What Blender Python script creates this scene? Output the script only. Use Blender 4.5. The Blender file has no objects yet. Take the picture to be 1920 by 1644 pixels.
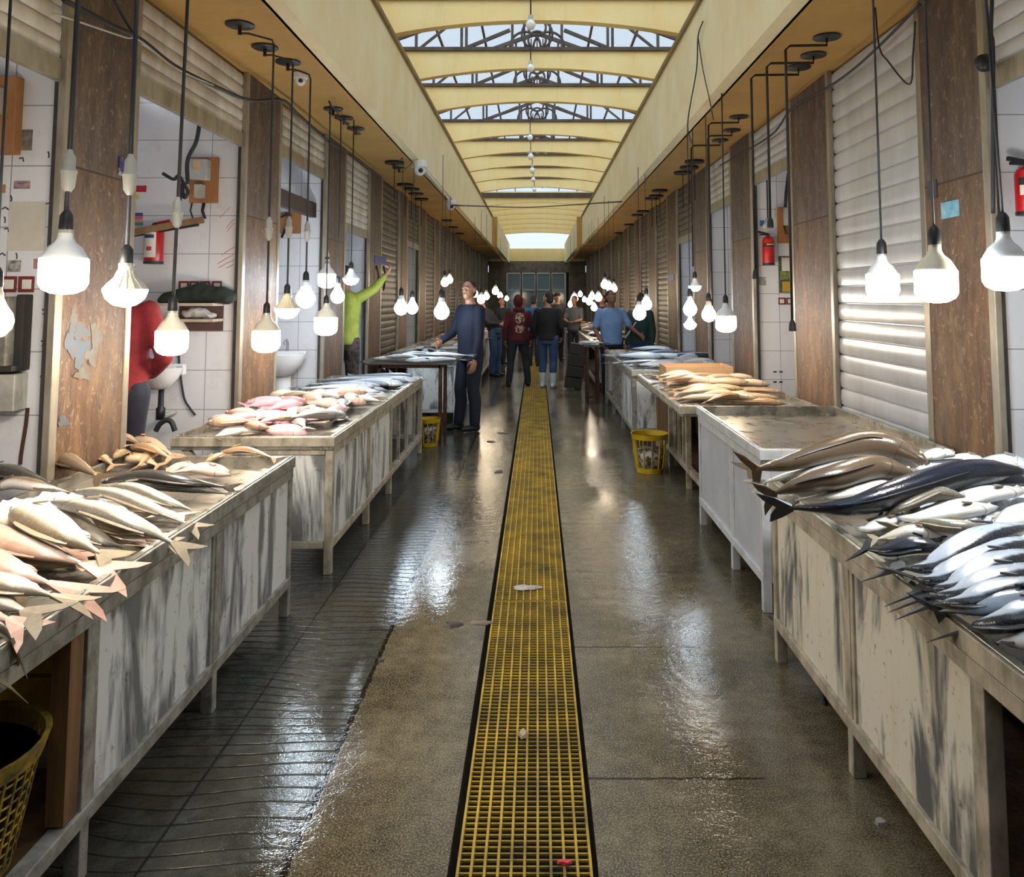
import bpy, bmesh, math, random
from mathutils import Vector, Matrix, Quaternion, noise as mnoise
rnd = random.Random(7)
R = math.radians
V = Vector
SC = bpy.context.scene
COL = SC.collection

# ---------------------------------------------------------------- camera
F, U0, V0, HCAM, TH = 1500.0, 1007.0, 440.0, 1.62, math.atan(118 / 1500.0)
cd = bpy.data.cameras.new('camera')
cam = bpy.data.objects.new('camera', cd)
COL.objects.link(cam)
cam.location = (0, 0, HCAM)
cam.rotation_euler = (math.pi / 2 + TH, 0, 0)
cd.sensor_width = 36
cd.lens = F / 1920 * 36
cd.shift_x = (960 - U0) / 1920
cd.shift_y = (V0 - 822) / 1920
cd.clip_start = 0.05
cd.clip_end = 200
SC.camera = cam
CT, ST = math.cos(TH), math.sin(TH)


def ray(u, v):
    """direction through a pixel of the 1920x1644 frame"""
    x, y = (u - U0) / F, -(v - V0) / F
    return V((x, CT - ST * y, ST + CT * y))


def at_z(u, v, z):
    d = ray(u, v)
    return d * ((z - HCAM) / d.z) + V((0, 0, HCAM))


def at_y(u, v, y):
    d = ray(u, v)
    return d * (y / d.y) + V((0, 0, HCAM))


def at_x(u, v, x):
    d = ray(u, v)
    return d * (x / d.x) + V((0, 0, HCAM))


# ---------------------------------------------------------------- tagging
def tag(o, label=None, cat=None, group=None, kind=None):
    if label:
        o['label'] = label
    if cat:
        o['category'] = cat
    if group:
        o['group'] = group
    if kind:
        o['kind'] = kind
    return o


def empty(name, loc, rz=0.0, label=None, cat=None, group=None):
    o = bpy.data.objects.new(name, None)
    COL.objects.link(o)
    o.empty_display_size = .05
    o.location = loc
    o.rotation_euler = (0, 0, rz)
    return tag(o, label, cat, group)


def wmat(o):
    m = Matrix.LocRotScale(o.location, o.rotation_euler, o.scale)
    return wmat(o.parent) @ m if o.parent else m


class MB:
    """collects solid shapes, given in world coordinates, into one mesh"""

    def __init__(s):
        s.v, s.f, s.uv = [], [], None

    def add(s, vs, fs):
        n = len(s.v)
        s.v += [V(p) for p in vs]
        s.f += [tuple(i + n for i in q) for q in fs]
        return s

    def box(s, x0, x1, y0, y1, z0, z1):
        x0, x1 = min(x0, x1), max(x0, x1)
        y0, y1 = min(y0, y1), max(y0, y1)
        z0, z1 = min(z0, z1), max(z0, z1)
        return s.add([(x0, y0, z0), (x1, y0, z0), (x1, y1, z0), (x0, y1, z0), (x0, y0, z1), (x1, y0, z1), (x1, y1, z1), (x0, y1, z1)],
                     [(0, 3, 2, 1), (4, 5, 6, 7), (0, 1, 5, 4), (1, 2, 6, 5), (2, 3, 7, 6), (3, 0, 4, 7)])

    def obox(s, c, sx, sy, sz, m):
        """box of half sizes about c, turned by the 3x3 matrix m"""
        b = MB().box(-sx, sx, -sy, sy, -sz, sz)
        return s.add([m @ p + V(c) for p in b.v], b.f)

    def bar(s, a, b, w, t=None, up=(0, 0, 1)):
        """square bar from a to b"""
        a, b = V(a), V(b)
        d = b - a
        L = d.length
        d.normalize()
        up = V(up)
        if abs(d.dot(up)) > .98:
            up = V((0, 1, 0))
        x = d.cross(up).normalized()
        z = x.cross(d)
        return s.obox((a + b) / 2, w / 2, L / 2, (t or w) / 2, Matrix((x, d, z)).transposed())

    def tube(s, pts, r, n=8, caps=True):
        pts = [V(p) for p in pts]
        rs = r if isinstance(r, (list, tuple)) else [r] * len(pts)
        rings, prev = [], None
        for i, p in enumerate(pts):
            t = (pts[min(i + 1, len(pts) - 1)] - pts[max(i - 1, 0)]).normalized()
            if prev is None:
                h = V((0, 0, 1)) if abs(t.z) < .9 else V((1, 0, 0))
                x = t.cross(h).normalized()
            else:
                x = (prev - t * prev.dot(t)).normalized()
            prev = x
            y = t.cross(x)
            rings.append([p + (x * math.cos(a) + y * math.sin(a)) * rs[i] for a in [2 * math.pi * k / n for k in range(n)]])
        return s.loft(rings, caps)

    def loft(s, rings, caps=True, closed=True):
        n = len(rings[0])
        fs = []
        for i in range(len(rings) - 1):
            for k in range(n if closed else n - 1):
                a, b = i * n + k, i * n + (k + 1) % n
                fs.append((a, b, b + n, a + n))
        if caps:
            fs.append(tuple(range(n - 1, -1, -1)))
            fs.append(tuple(range((len(rings) - 1) * n, len(rings) * n)))
        return s.add([p for r in rings for p in r], fs)

    def lathe(s, c, prof, n=20, m=None, caps=True):
        """profile of (radius, height) turned about the upright axis at c"""
        m = m or Matrix.Identity(3)
        rings = [[V(c) + m @ V((r * math.cos(a), r * math.sin(a), z)) for a in [2 * math.pi * k / n for k in range(n)]] for r, z in prof]
        return s.loft(rings, caps)

    def ball(s, c, rx, ry, rz, n=14, k=9, m=None):
        prof = [(math.sin(math.pi * i / k), -math.cos(math.pi * i / k)) for i in range(k + 1)]
        m = m or Matrix.Identity(3)
        rings = [[V(c) + m @ V((max(r, .02) * rx * math.cos(a), max(r, .02) * ry * math.sin(a), z * rz)) for a in [2 * math.pi * q / n for q in range(n)]] for r, z in prof]
        return s.loft(rings)

    def prism(s, poly, y0, y1, axis='y'):
        """outline of (x, z) pairs pushed from y0 to y1"""
        n = len(poly)
        g = {'y': lambda p, q: (p[0], q, p[1]), 'x': lambda p, q: (q, p[0], p[1]), 'z': lambda p, q: (p[0], p[1], q)}[axis]
        vs = [g(p, y0) for p in poly] + [g(p, y1) for p in poly]
        fs = [tuple(range(n)), tuple(range(2 * n - 1, n - 1, -1))] + [(i, i + n, (i + 1) % n + n, (i + 1) % n) for i in range(n)]
        return s.add(vs, fs)

    def bounds(s):
        return [min(p[i] for p in s.v) for i in range(3)], [max(p[i] for p in s.v) for i in range(3)]

    def build(s, name, mat, parent=None, smooth=False, angle=None, bevel=0, loc=None, uv=None, fix=True):
        me = bpy.data.meshes.new(name)
        o = bpy.data.objects.new(name, me)
        COL.objects.link(o)
        if parent:
            o.parent = parent
            inv = wmat(parent).inverted()
            vs = [inv @ p for p in s.v]
        else:
            lo, hi = s.bounds()
            o.location = loc if loc is not None else ((lo[0] + hi[0]) / 2, (lo[1] + hi[1]) / 2, lo[2])
            vs = [p - V(o.location) for p in s.v]
        me.from_pydata([tuple(p) for p in vs], [], s.f)
        if uv:
            l = me.uv_layers.new(name='pattern')
            for lp in me.loops:
                l.data[lp.index].uv = uv[lp.vertex_index]
        if fix:
            bm = bmesh.new()
            bm.from_mesh(me)
            bmesh.ops.recalc_face_normals(bm, faces=bm.faces)
            bm.to_mesh(me)
            bm.free()
        if mat:
            me.materials.append(mat)
        if smooth:
            me.polygons.foreach_set('use_smooth', [True] * len(me.polygons))
            if angle:
                me.set_sharp_from_angle(angle=R(angle))
        if bevel:
            b = o.modifiers.new('edge', 'BEVEL')
            b.width = bevel
            b.segments = 2
            b.limit_method = 'ANGLE'
        return o


# ---------------------------------------------------------------- materials
def srgb(r, g, b):
    f = lambda c: (c / 12.92 if c <= .04045 else ((c + .055) / 1.055) ** 2.4)
    return (f(r / 255), f(g / 255), f(b / 255), 1)


class NT:
    def __init__(s, name):
        s.m = bpy.data.materials.new(name)
        s.m.use_nodes = True
        s.t = s.m.node_tree
        s.b = s.t.nodes['Principled BSDF']
        s.out = s.t.nodes['Material Output']

    def n(s, typ, **kw):
        o = s.t.nodes.new(typ)
        for k, v in kw.items():
            if k[0] == '_':
                setattr(o, k[1:], v)
            else:
                key = int(k[1:]) if k[0] == 'i' and k[1:].isdigit() else k.replace('__', ' ')
                s.set(o.inputs[key], v)
        return o

    def set(s, sock, v):
        if isinstance(v, bpy.types.NodeSocket):
            s.t.links.new(v, sock)
        else:
            sock.default_value = v

    def coords(s, kind='Object', scale=(1, 1, 1), rot=(0, 0, 0), loc=(0, 0, 0)):
        tc = s.n('ShaderNodeTexCoord')
        mp = s.n('ShaderNodeMapping', Scale=scale, Rotation=rot, Location=loc)
        s.t.links.new(tc.outputs[kind], mp.inputs['Vector'])
        return mp.outputs[0]

    def noise(s, vec, scale, detail=5, rough=.6, dist=0):
        return s.n('ShaderNodeTexNoise', Vector=vec, Scale=scale, Detail=detail, Roughness=rough, Distortion=dist).outputs[0]

    def ramp(s, fac, stops):
        o = s.n('ShaderNodeValToRGB', Fac=fac)
        e = o.color_ramp.elements
        while len(e) < len(stops):
            e.new(.5)
        for k, (p, c) in zip(e, stops):
            k.position = p
            k.color = c if len(c) == 4 else (*c, 1)
        return o.outputs[0]

    def mix(s, fac, a, b, mode='MIX'):
        o = s.n('ShaderNodeMix', _data_type='RGBA', _blend_type=mode)
        s.set(o.inputs[0], fac)
        s.set(o.inputs[6], a)
        s.set(o.inputs[7], b)
        return o.outputs[2]

    def math(s, op, a, b=0.0, c=0.0):
        o = s.n('ShaderNodeMath', _operation=op)
        s.set(o.inputs[0], a)
        s.set(o.inputs[1], b)
        s.set(o.inputs[2], c)
        return o.outputs[0]

    def rng(s, v, a, b, c, d):
        o = s.n('ShaderNodeMapRange', Value=v)
        for i, x in enumerate((a, b, c, d)):
            o.inputs[i + 1].default_value = x
        return o.outputs[0]

    def bump(s, h, strength, dist=.02):
        o = s.n('ShaderNodeBump', Height=h, Strength=strength, Distance=dist)
        s.t.links.new(o.outputs[0], s.b.inputs['Normal'])

    def done(s, base=None, rough=None, metal=None, **kw):
        if base is not None:
            s.set(s.b.inputs['Base Color'], base)
        if rough is not None:
            s.set(s.b.inputs['Roughness'], rough)
        if metal is not None:
            s.set(s.b.inputs['Metallic'], metal)
        for k, v in kw.items():
            s.set(s.b.inputs[k.replace('__', ' ')], v)
        return s.m


_mats = {}


def M(name, c1, c2=None, rough=.5, metal=0., scale=6., stretch=(1, 1, 1), lo=.35, hi=.65, bump=0., bscale=40., coat=0.):
    """painted or plain stuff: two colours mottled by noise"""
    if name in _mats:
        return _mats[name]
    t = NT(name)
    c1 = c1 if len(c1) == 4 else (*c1, 1)
    base = c1
    if c2 is not None:
        c2 = c2 if len(c2) == 4 else (*c2, 1)
        vec = t.coords('Object', stretch)
        base = t.ramp(t.noise(vec, scale), [(lo, c1), (hi, c2)])
    if bump:
        t.bump(t.noise(t.coords('Object', stretch), bscale, 3), bump)
    _mats[name] = t.done(base, rough, metal)
    if coat:
        t.b.inputs['Coat Weight'].default_value = coat
        t.b.inputs['Coat Roughness'].default_value = .1
    return _mats[name]


ORD = ['first', 'second', 'third', 'fourth', 'fifth', 'sixth', 'seventh', 'eighth', 'ninth', 'tenth', 'eleventh', 'twelfth', 'thirteenth', 'fourteenth',
       'fifteenth', 'sixteenth', 'seventeenth', 'eighteenth', 'nineteenth', 'twentieth', 'twenty-first', 'twenty-second', 'twenty-third', 'twenty-fourth']


def remesh(mb, voxel, smooth=4, fac=.5):
    """one continuous skin round overlapping shapes; returns a new MB"""
    me = bpy.data.meshes.new('skin')
    me.from_pydata([tuple(p) for p in mb.v], [], mb.f)
    bm = bmesh.new()
    bm.from_mesh(me)
    bmesh.ops.triangulate(bm, faces=bm.faces)
    bmesh.ops.recalc_face_normals(bm, faces=bm.faces)
    bm.to_mesh(me)
    bm.free()
    o = bpy.data.objects.new('skin', me)
    COL.objects.link(o)
    r = o.modifiers.new('r', 'REMESH')
    r.mode = 'VOXEL'
    r.voxel_size = voxel
    sm = o.modifiers.new('s', 'SMOOTH')
    sm.iterations = smooth
    sm.factor = fac
    dg = bpy.context.evaluated_depsgraph_get()
    ev = o.evaluated_get(dg)
    m2 = ev.to_mesh()
    out = MB()
    out.v = [v.co.copy() for v in m2.vertices]
    out.f = [tuple(p.vertices) for p in m2.polygons]
    ev.to_mesh_clear()
    bpy.data.objects.remove(o)
    bpy.data.meshes.remove(me)
    return out
# ================================================================ the setting
XW = 2.2            # shop fronts on both sides
ZS = 3.33           # underside of the side canopies
XB, ZB = 1.47, 4.25  # long edge beams
YE = 38.0           # end wall

# ---- materials of the setting
def mat_floor():
    t = NT('wet_floor')
    vec = t.coords('Object')
    sx = t.n('ShaderNodeSeparateXYZ', Vector=vec)
    X, Y = sx.outputs[0], sx.outputs[1]
    n1 = t.noise(vec, 1.3, 6, .62)
    n2 = t.noise(vec, 14, 5, .65)
    n3 = t.noise(vec, 160, 2, .5)
    conc = t.ramp(t.math('ADD', t.math('MULTIPLY', n1, .6), t.math('MULTIPLY', n2, .4)),
                  [(.36, srgb(52, 46, 35)), (.5, srgb(88, 79, 62)), (.64, srgb(122, 112, 90))])
    conc = t.mix(t.rng(n3, .48, .7, 0, .6), conc, srgb(160, 148, 122))
    conc = t.mix(t.rng(n3, .46, .3, 0, .5), conc, srgb(36, 32, 25))
    # rippled tiles on the near side of the counters
    wv = t.n('ShaderNodeTexWave', _wave_type='BANDS', _bands_direction='Y', _wave_profile='SIN', Vector=t.coords('Object', (.9, 1, 1)), Scale=5.0, Distortion=13, Detail=.6)
    wv.inputs['Detail Scale'].default_value = .3
    groove = t.rng(wv.outputs['Fac'], .0, .07, 1, 0)
    tile = t.ramp(n2, [(.35, srgb(52, 52, 47)), (.65, srgb(82, 82, 74))])
    tile = t.mix(t.rng(n3, .5, .75, 0, .35), tile, srgb(118, 116, 106))
    tile = t.mix(t.rng(n1, .5, .62, 0, .55), tile, srgb(70, 58, 40))
    edge = t.math('ADD', X, t.math('MULTIPLY', t.math('SUBTRACT', n2, .5), .035))
    is_tile = t.math('LESS_THAN', edge, -.715)
    def line(c, x, w):
        return t.math('LESS_THAN', t.math('ABSOLUTE', t.math('SUBTRACT', c, x)), w)
    tile = t.mix(t.math('MULTIPLY', groove, .8), tile, srgb(30, 30, 27))
    joints = t.math('MAXIMUM', line(X, -1.13, .005), t.math('MULTIPLY', line(t.math('FRACT', t.math('DIVIDE', Y, .9)), .5, .005), is_tile))
    seam = line(edge, -.715, .009)
    right = t.math('GREATER_THAN', X, .17)
    cj = t.math('ADD', Y, t.math('MULTIPLY', t.math('SUBTRACT', n2, .5), .03))
    crack = t.math('MULTIPLY', right, t.math('MULTIPLY', line(t.math('FRACT', t.math('DIVIDE', t.math('SUBTRACT', cj, 2.33), 1.02)), .5, 0.006), t.math('LESS_THAN', t.math('ADD', X, t.math('MULTIPLY', n1, .5)), 1.0)))
    col = t.mix(is_tile, conc, tile)
    col = t.mix(t.math('MAXIMUM', joints, t.math('MAXIMUM', seam, crack)), col, srgb(28, 25, 20))
    pud = t.noise(t.coords('Object', (1, .7, 1), loc=(3, 1, 0)), .95, 3, .5)
    rough = t.rng(t.math('ADD', pud, t.math('MULTIPLY', n2, .18)), .48, .72, .03, .13)
    h = t.math('ADD', t.math('MULTIPLY', n3, .1), t.math('ADD', t.math('MULTIPLY', n2, .8), t.math('MULTIPLY', groove, t.math('MULTIPLY', is_tile, -.6))))
    dry = t.rng(t.math('ADD', pud, t.math('MULTIPLY', n1, .3)), .46, .72, .25, 1.0)
    b = t.n('ShaderNodeBump', Height=h, Strength=dry, Distance=.005)
    t.t.links.new(b.outputs[0], t.b.inputs['Normal'])
    return t.done(col, rough, Specular__IOR__Level=.5)


def mat_tiles(name, c, axis):
    """glazed wall tiles, 0.62 x 0.29"""
    t = NT(name)
    vec = t.coords('Object')
    s = t.n('ShaderNodeSeparateXYZ', Vector=vec)
    cb = t.n('ShaderNodeCombineXYZ', X=s.outputs[0 if axis == 'x' else 1], Y=s.outputs[2])
    bk = t.n('ShaderNodeTexBrick', _offset=.0, Vector=cb.outputs[0], Color1=c, Color2=tuple(x * .97 for x in c[:3]) + (1,), Mortar=srgb(150, 150, 152), Scale=1)
    bk.inputs['Mortar Size'].default_value = .003
    bk.inputs['Brick Width'].default_value = 1.24
    bk.inputs['Row Height'].default_value = .29
    g = t.noise(vec, 3, 6, .7)
    col = t.mix(t.rng(g, .55, .75, 0, .35), bk.outputs[0], srgb(168, 158, 142))
    t.bump(bk.outputs['Fac'], -.25, .002)
    return t.done(col, .22)


def mat_pillar():
    t = NT('worn_brown_stone')
    vec = t.coords('Object', (1, 1, .2))
    n1 = t.noise(vec, 7, 8, .72, .8)
    n2 = t.noise(t.coords('Object', (1, 1, .55)), 26, 8, .8, 1.0)
    n3 = t.noise(t.coords('Object', (1, 1, .5)), 3.2, 5, .6, .3)
    z = t.n('ShaderNodeSeparateXYZ', Vector=t.coords('Object')).outputs[2]
    lowc = t.ramp(n1, [(.32, srgb(50, 32, 20)), (.5, srgb(100, 70, 44)), (.7, srgb(134, 100, 66))])
    upc = t.ramp(n1, [(.3, srgb(50, 40, 34)), (.5, srgb(90, 72, 60)), (.72, srgb(128, 108, 94))])
    zz = t.math('GREATER_THAN', z, 2.24)
    col = t.mix(zz, lowc, upc)
    col = t.mix(t.rng(n3, .45, .62, 0, .55), col, srgb(88, 78, 70))
    col = t.mix(t.rng(n2, .55, .64, 0, .6), col, srgb(172, 156, 134))
    col = t.mix(t.rng(n2, .43, .35, 0, .7), col, srgb(48, 36, 28))
    seam = t.math('LESS_THAN', t.math('ABSOLUTE', t.math('SUBTRACT', z, 2.24)), .006)
    col = t.mix(seam, col, srgb(50, 38, 28))
    t.bump(n2, .4, .01)
    return t.done(col, .55)


def mat_plaster(name, c1, c2):
    t = NT(name)
    vec = t.coords('Object')
    n = t.noise(vec, 1.6, 7, .62)
    streak = t.noise(t.coords('Object', (1.5, 1.5, .25)), 5, 4, .6)
    col = t.ramp(n, [(.35, c2), (.65, c1)])
    col = t.mix(t.rng(streak, .58, .76, 0, .3), col, tuple(x * .7 for x in c2[:3]) + (1,))
    t.bump(t.noise(vec, 30, 3), .08)
    return t.done(col, .75)


MF = mat_floor()
M_TX = mat_tiles('white_tiles_across', srgb(226, 226, 230), 'x')
M_TY = mat_tiles('white_tiles_along', srgb(226, 226, 230), 'y')
M_PIL = mat_pillar()
M_OCH = mat_plaster('shaded_ochre_plaster', srgb(190, 152, 84), srgb(176, 138, 72))  # ochre darker than the beams, canopy shade partly in the colour
M_CRE = mat_plaster('cream_plaster', srgb(246, 234, 194), srgb(238, 218, 168))
M_ARC = mat_plaster('yellow_cream_plaster', srgb(248, 224, 162), srgb(242, 212, 142))
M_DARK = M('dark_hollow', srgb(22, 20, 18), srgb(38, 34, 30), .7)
M_STEEL = M('brown_painted_steel', srgb(64, 54, 46), srgb(84, 72, 62), .5, .3)
M_LINT = M('grey_cement', srgb(96, 88, 78), srgb(128, 118, 104), .8, bump=.2)
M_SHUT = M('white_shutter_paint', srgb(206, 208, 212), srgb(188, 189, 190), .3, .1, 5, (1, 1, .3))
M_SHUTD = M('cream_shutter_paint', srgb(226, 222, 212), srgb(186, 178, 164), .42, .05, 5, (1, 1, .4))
M_SHUTF = M('dimmed_shutter_paint', srgb(104, 94, 84), srgb(74, 66, 58), .5, .05, 5, (1, 1, .4))  # far shutters: cream paint darkened to carry the dimness of the far bays
M_GUIDE = M('aluminium_channel', srgb(176, 168, 152), srgb(140, 130, 114), .4, .5, 9, (1, 1, .3))
M_GUIDED = M('dark_channel', srgb(52, 50, 50), srgb(76, 72, 68), .5, .3)


def struct(o, label=None):
    return tag(o, label, None, None, 'structure')


# ---- floor with the drain trench
GX0, GX1 = -.232, .160
b = MB().box(-4.6, GX0 - .022, -3, YE, -.3, 0).box(GX1 + .014, 4.6, -3, YE, -.3, 0).box(GX0 - .022, GX1 + .014, -3, YE, -.34, -.26)
struct(b.build('floor', MF, loc=(0, 0, 0)))
struct(MB().box(GX0 - .021, GX1 + .013, -3, YE, -.259, -.24).build('trench_floor', M_DARK))

# ---- raised shop floors, back walls, shop ceilings
for s, nm in ((-1, 'left'), (1, 'right')):
    struct(MB().box(s * (XW + .02), s * 4.4, -3, YE, 0, .12).build('shop_floor_' + nm, M('shop_floor', srgb(120, 116, 110), srgb(96, 92, 86), .35)))
    struct(MB().box(s * 4.4, s * 4.5, -3, YE, 0, 3.4).build('wall_' + nm, M_TY, loc=(0, 0, 0)))
    struct(MB().box(s * (XW + .2), s * 4.5, -3, YE, ZS, ZS + .12).build('shop_ceiling_' + nm, M('shop_ceiling', srgb(225, 225, 225), None, .7)))
    # canopy over the counters and the long beam at its edge
    struct(MB().box(s * (XB + .1), s * 2.9, -3, YE, ZS, ZS + .14).build('ceiling_' + nm, M_OCH))
    struct(MB().box(s * XB, s * (XB + .12), -3, 26.0, ZS - .0, ZB).build('beam_' + nm, M_CRE))
    struct(MB().box(s * (XB - .03), s * (XB + .16), -3, 26.0, ZB + .001, ZB + .05).build('beam_ledge_' + nm, M('ledge', srgb(120, 98, 56), srgb(150, 124, 72), .6)))
    struct(MB().box(s * 1.30, s * 1.42, 26.1, YE, ZS - .06, ZB - .1).build('end_beam_' + nm, M_CRE))
    struct(MB().box(s * 1.30, s * 2.9, 26.0, 26.1, ZS - .06, ZB).build('return_wall_' + nm, M_OCH))
    struct(MB().box(s * 2.62, s * 2.78, -3, YE, ZS + .14, 6.0).build('wall_upper_' + nm, M_ARC))
    struct(MB().box(s * (XW + .1), s * (XW + .2), -3, YE, ZS - .2, ZS).build('lintel_' + nm, M_LINT))

# ---- pillars, shop partitions
PL = [(3.72, 4.29), (6.02, 6.75), (8.34, 9.1), (10.5, 11.25)]
PR = [(3.91, 4.5), (6.0, 6.83), (8.2, 9.0), (10.35, 11.2)]
for P in (PL, PR):
    while P[-1][0] < YE - 3:
        P.append((P[-1][0] + 2.25, P[-1][1] + 2.25))
    P.insert(0, (1.45, 2.0))
for s, P in ((-1, PL), (1, PR)):
    for i, (a, c) in enumerate(P):
        struct(MB().box(s * XW, s * (XW + .05), a, c, 0, ZS).build('pillar', M_PIL, loc=(s * XW, a, 0)))
        if i < 8:
            struct(MB().box(s * (XW + .0505), s * 4.4, a + .02, c - .02, .12, ZS).build('partition_wall', M_TX, loc=(0, a, .21)))
    struct(MB().box(s * XW, s * (XW + .2), -3, P[0][0], 0, ZS).build('near_wall_' + ('left' if s < 0 else 'right'), M_LINT))

# ---- end wall with its glazed front
b = MB().box(-2.9, 2.9, YE, YE + .15, ZS + .02, 3.95)
struct(b.build('wall_end', M_ARC))
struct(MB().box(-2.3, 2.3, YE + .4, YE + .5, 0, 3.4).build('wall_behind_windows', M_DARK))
struct(MB().box(-2.3, 2.3, YE - .02, YE + .1, 2.82, ZS).build('end_lintel', M_LINT))
MGLS = NT('window_glass').done(srgb(120, 140, 150), .08, 0., Transmission__Weight=.0)
MFRM = M('grey_window_frame', srgb(206, 208, 206), srgb(186, 188, 186), .5)
for i, x in enumerate((-1.45, -.75, -.05, .65)):
    w = empty('window_%d' % (i + 1), (x + .35, YE, 0))
    tag(w, None, None, None, 'structure')
    f = MB()
    for xx in (x - .02, x + .64):
        f.box(xx, xx + .085, YE - .03, YE + .03, 0, 2.8)
    for zz in (0, 1.95, 2.74):
        f.box(x + .05, x + .66, YE - .03, YE + .03, zz, zz + .07)
    f.build('window_frame', MFRM, w)
    MB().box(x + .05, x + .66, YE + .0, YE + .01, .07, 1.95).build('pane', MGLS, w)
    MB().box(x + .05, x + .66, YE + .0, YE + .01, 2.02, 2.74).build('pane', MGLS, w)
for s in (-1, 1):
    struct(MB().box(s * 1.5, s * 2.9, YE - .01, YE + .1, 0, 2.82).build('end_wall_pier', M_LINT))
struct(MB().box(-4.6, 4.6, -3.2, -3, 0, 6.2).build('wall_behind', M_LINT))

# ---- arched cross walls with a truss over each, glazed roof
YC = [2.2, 4.4, 6.6, 8.75, 10.95, 13.3, 15.6, 18.8, 21.1, 23.3, 25.5, 27.9]
TRZ = 5.79
for i, y in enumerate(YC):
    xs = [-2.62 + 5.24 * k / 28 for k in range(29)]
    arch = [(x, 5.50 - .19 * (x / 2.0) ** 2) for x in xs]
    struct(MB().prism([(-2.62, TRZ), (2.62, TRZ)] + arch[::-1], y, y + .16).build('arched_cross_beam', M_ARC, smooth=True, angle=30))
    t = empty('roof_truss', (0, y - .02, TRZ))
    tag(t, 'brown steel gable truss standing on %s arched cross beam' % ('the ' + ORD[i]), None, None, 'structure')
    zt = lambda x: 5.92 + .95 * (1 - abs(x) / 2.6)
    MB().box(-2.62, 2.62, y - .06, y + .02, TRZ, TRZ + .06).build('bottom_chord', M_STEEL, t)
    for s in (-1, 1):
        MB().bar((s * 2.62, y - .02, zt(2.62)), (0, y - .02, zt(0)), .07, .07).build('top_chord', M_STEEL, t)
        d = MB()
        for x in (2.05, 1.28, 1.2, .42):
            d.bar((s * x, y - .02, TRZ + .05), (s * x, y - .02, zt(x)), .045)
        d.bar((s * 1.98, y - .02, TRZ + .05), (s * 1.32, y - .02, zt(1.2) - .05), .04)
        d.bar((s * 1.2, y - .02, TRZ + .05), (s * .46, y - .02, 6.15), .055)
        d.build('web', M_STEEL, t)
    o = MB()
    for (cx, cz, r) in ((0, 6.08, .26), (-.2, 5.86, .26), (.2, 5.86, .26), (0, 6.2, .15), (0, 5.98, .15)):
        lo = -math.asin(min(1, max(-1, (5.85 - cz) / r))) if cz - r < 5.85 else None
        a0, a1 = (-math.pi / 2, 1.5 * math.pi) if lo is None else (-lo, math.pi + lo)
        pts = [(cx + r * math.cos(a0 + (a1 - a0) * k / 22), y - .02, cz + r * math.sin(a0 + (a1 - a0) * k / 22)) for k in range(23)]
        o.tube(pts, .022, 6)
    for x in (-.1, 0, .1):
        o.bar((x, y - .02, TRZ + .05), (x, y - .02, 6.0), .02)
    o.build('ring_ornament', M_STEEL, t, smooth=True)
for i in range(7):
    y = 30.3 + .95 * i
    za = 5.24 - .115 * i
    xs = [-2.62 + 5.24 * k / 28 for k in range(29)]
    arch = [(x, za - .15 * (x / 2.0) ** 2) for x in xs]
    struct(MB().prism([(-2.62, za + .42), (2.62, za + .42)] + arch[::-1], y, y + .12).build('arched_cross_beam', M_ARC, smooth=True, angle=30))
struct(MB().box(-2.62, 2.62, 30.2, 30.28, 5.42, 5.6).build('dark_steel_beam', M_STEEL))
# purlins carry the roof sheets
M_ROOF = NT('clear_roof_sheet')
tr = M_ROOF.n('ShaderNodeBsdfTransparent', Color=(.93, .96, .99, 1))
M_ROOF.b.inputs['Base Color'].default_value = (.85, .9, .95, 1)
M_ROOF.b.inputs['Roughness'].default_value = .4
mx = M_ROOF.n('ShaderNodeMixShader', Fac=.12)
M_ROOF.t.links.new(tr.outputs[0], mx.inputs[1])
M_ROOF.t.links.new(M_ROOF.b.outputs[0], mx.inputs[2])
M_ROOF.t.links.new(mx.outputs[0], M_ROOF.out.inputs[0])
for s, nm in ((-1, 'left'), (1, 'right')):
    a, c = (s * 2.8, 5.98), (0, 7.0)
    struct(MB().prism([a, c, (0, 7.01), (s * 2.8, 5.99)], -3, YE + 3).build('roof_sheet_' + nm, M_ROOF.m))
    for k in range(4):
        f = .1 + k * .27
        x, z = a[0] + (c[0] - a[0]) * f, a[1] + (c[1] - a[1]) * f - .03
        struct(MB().box(x - .02, x + .02, -3, YE, z - .04, z).build('roof_purlin', M_STEEL))

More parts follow.
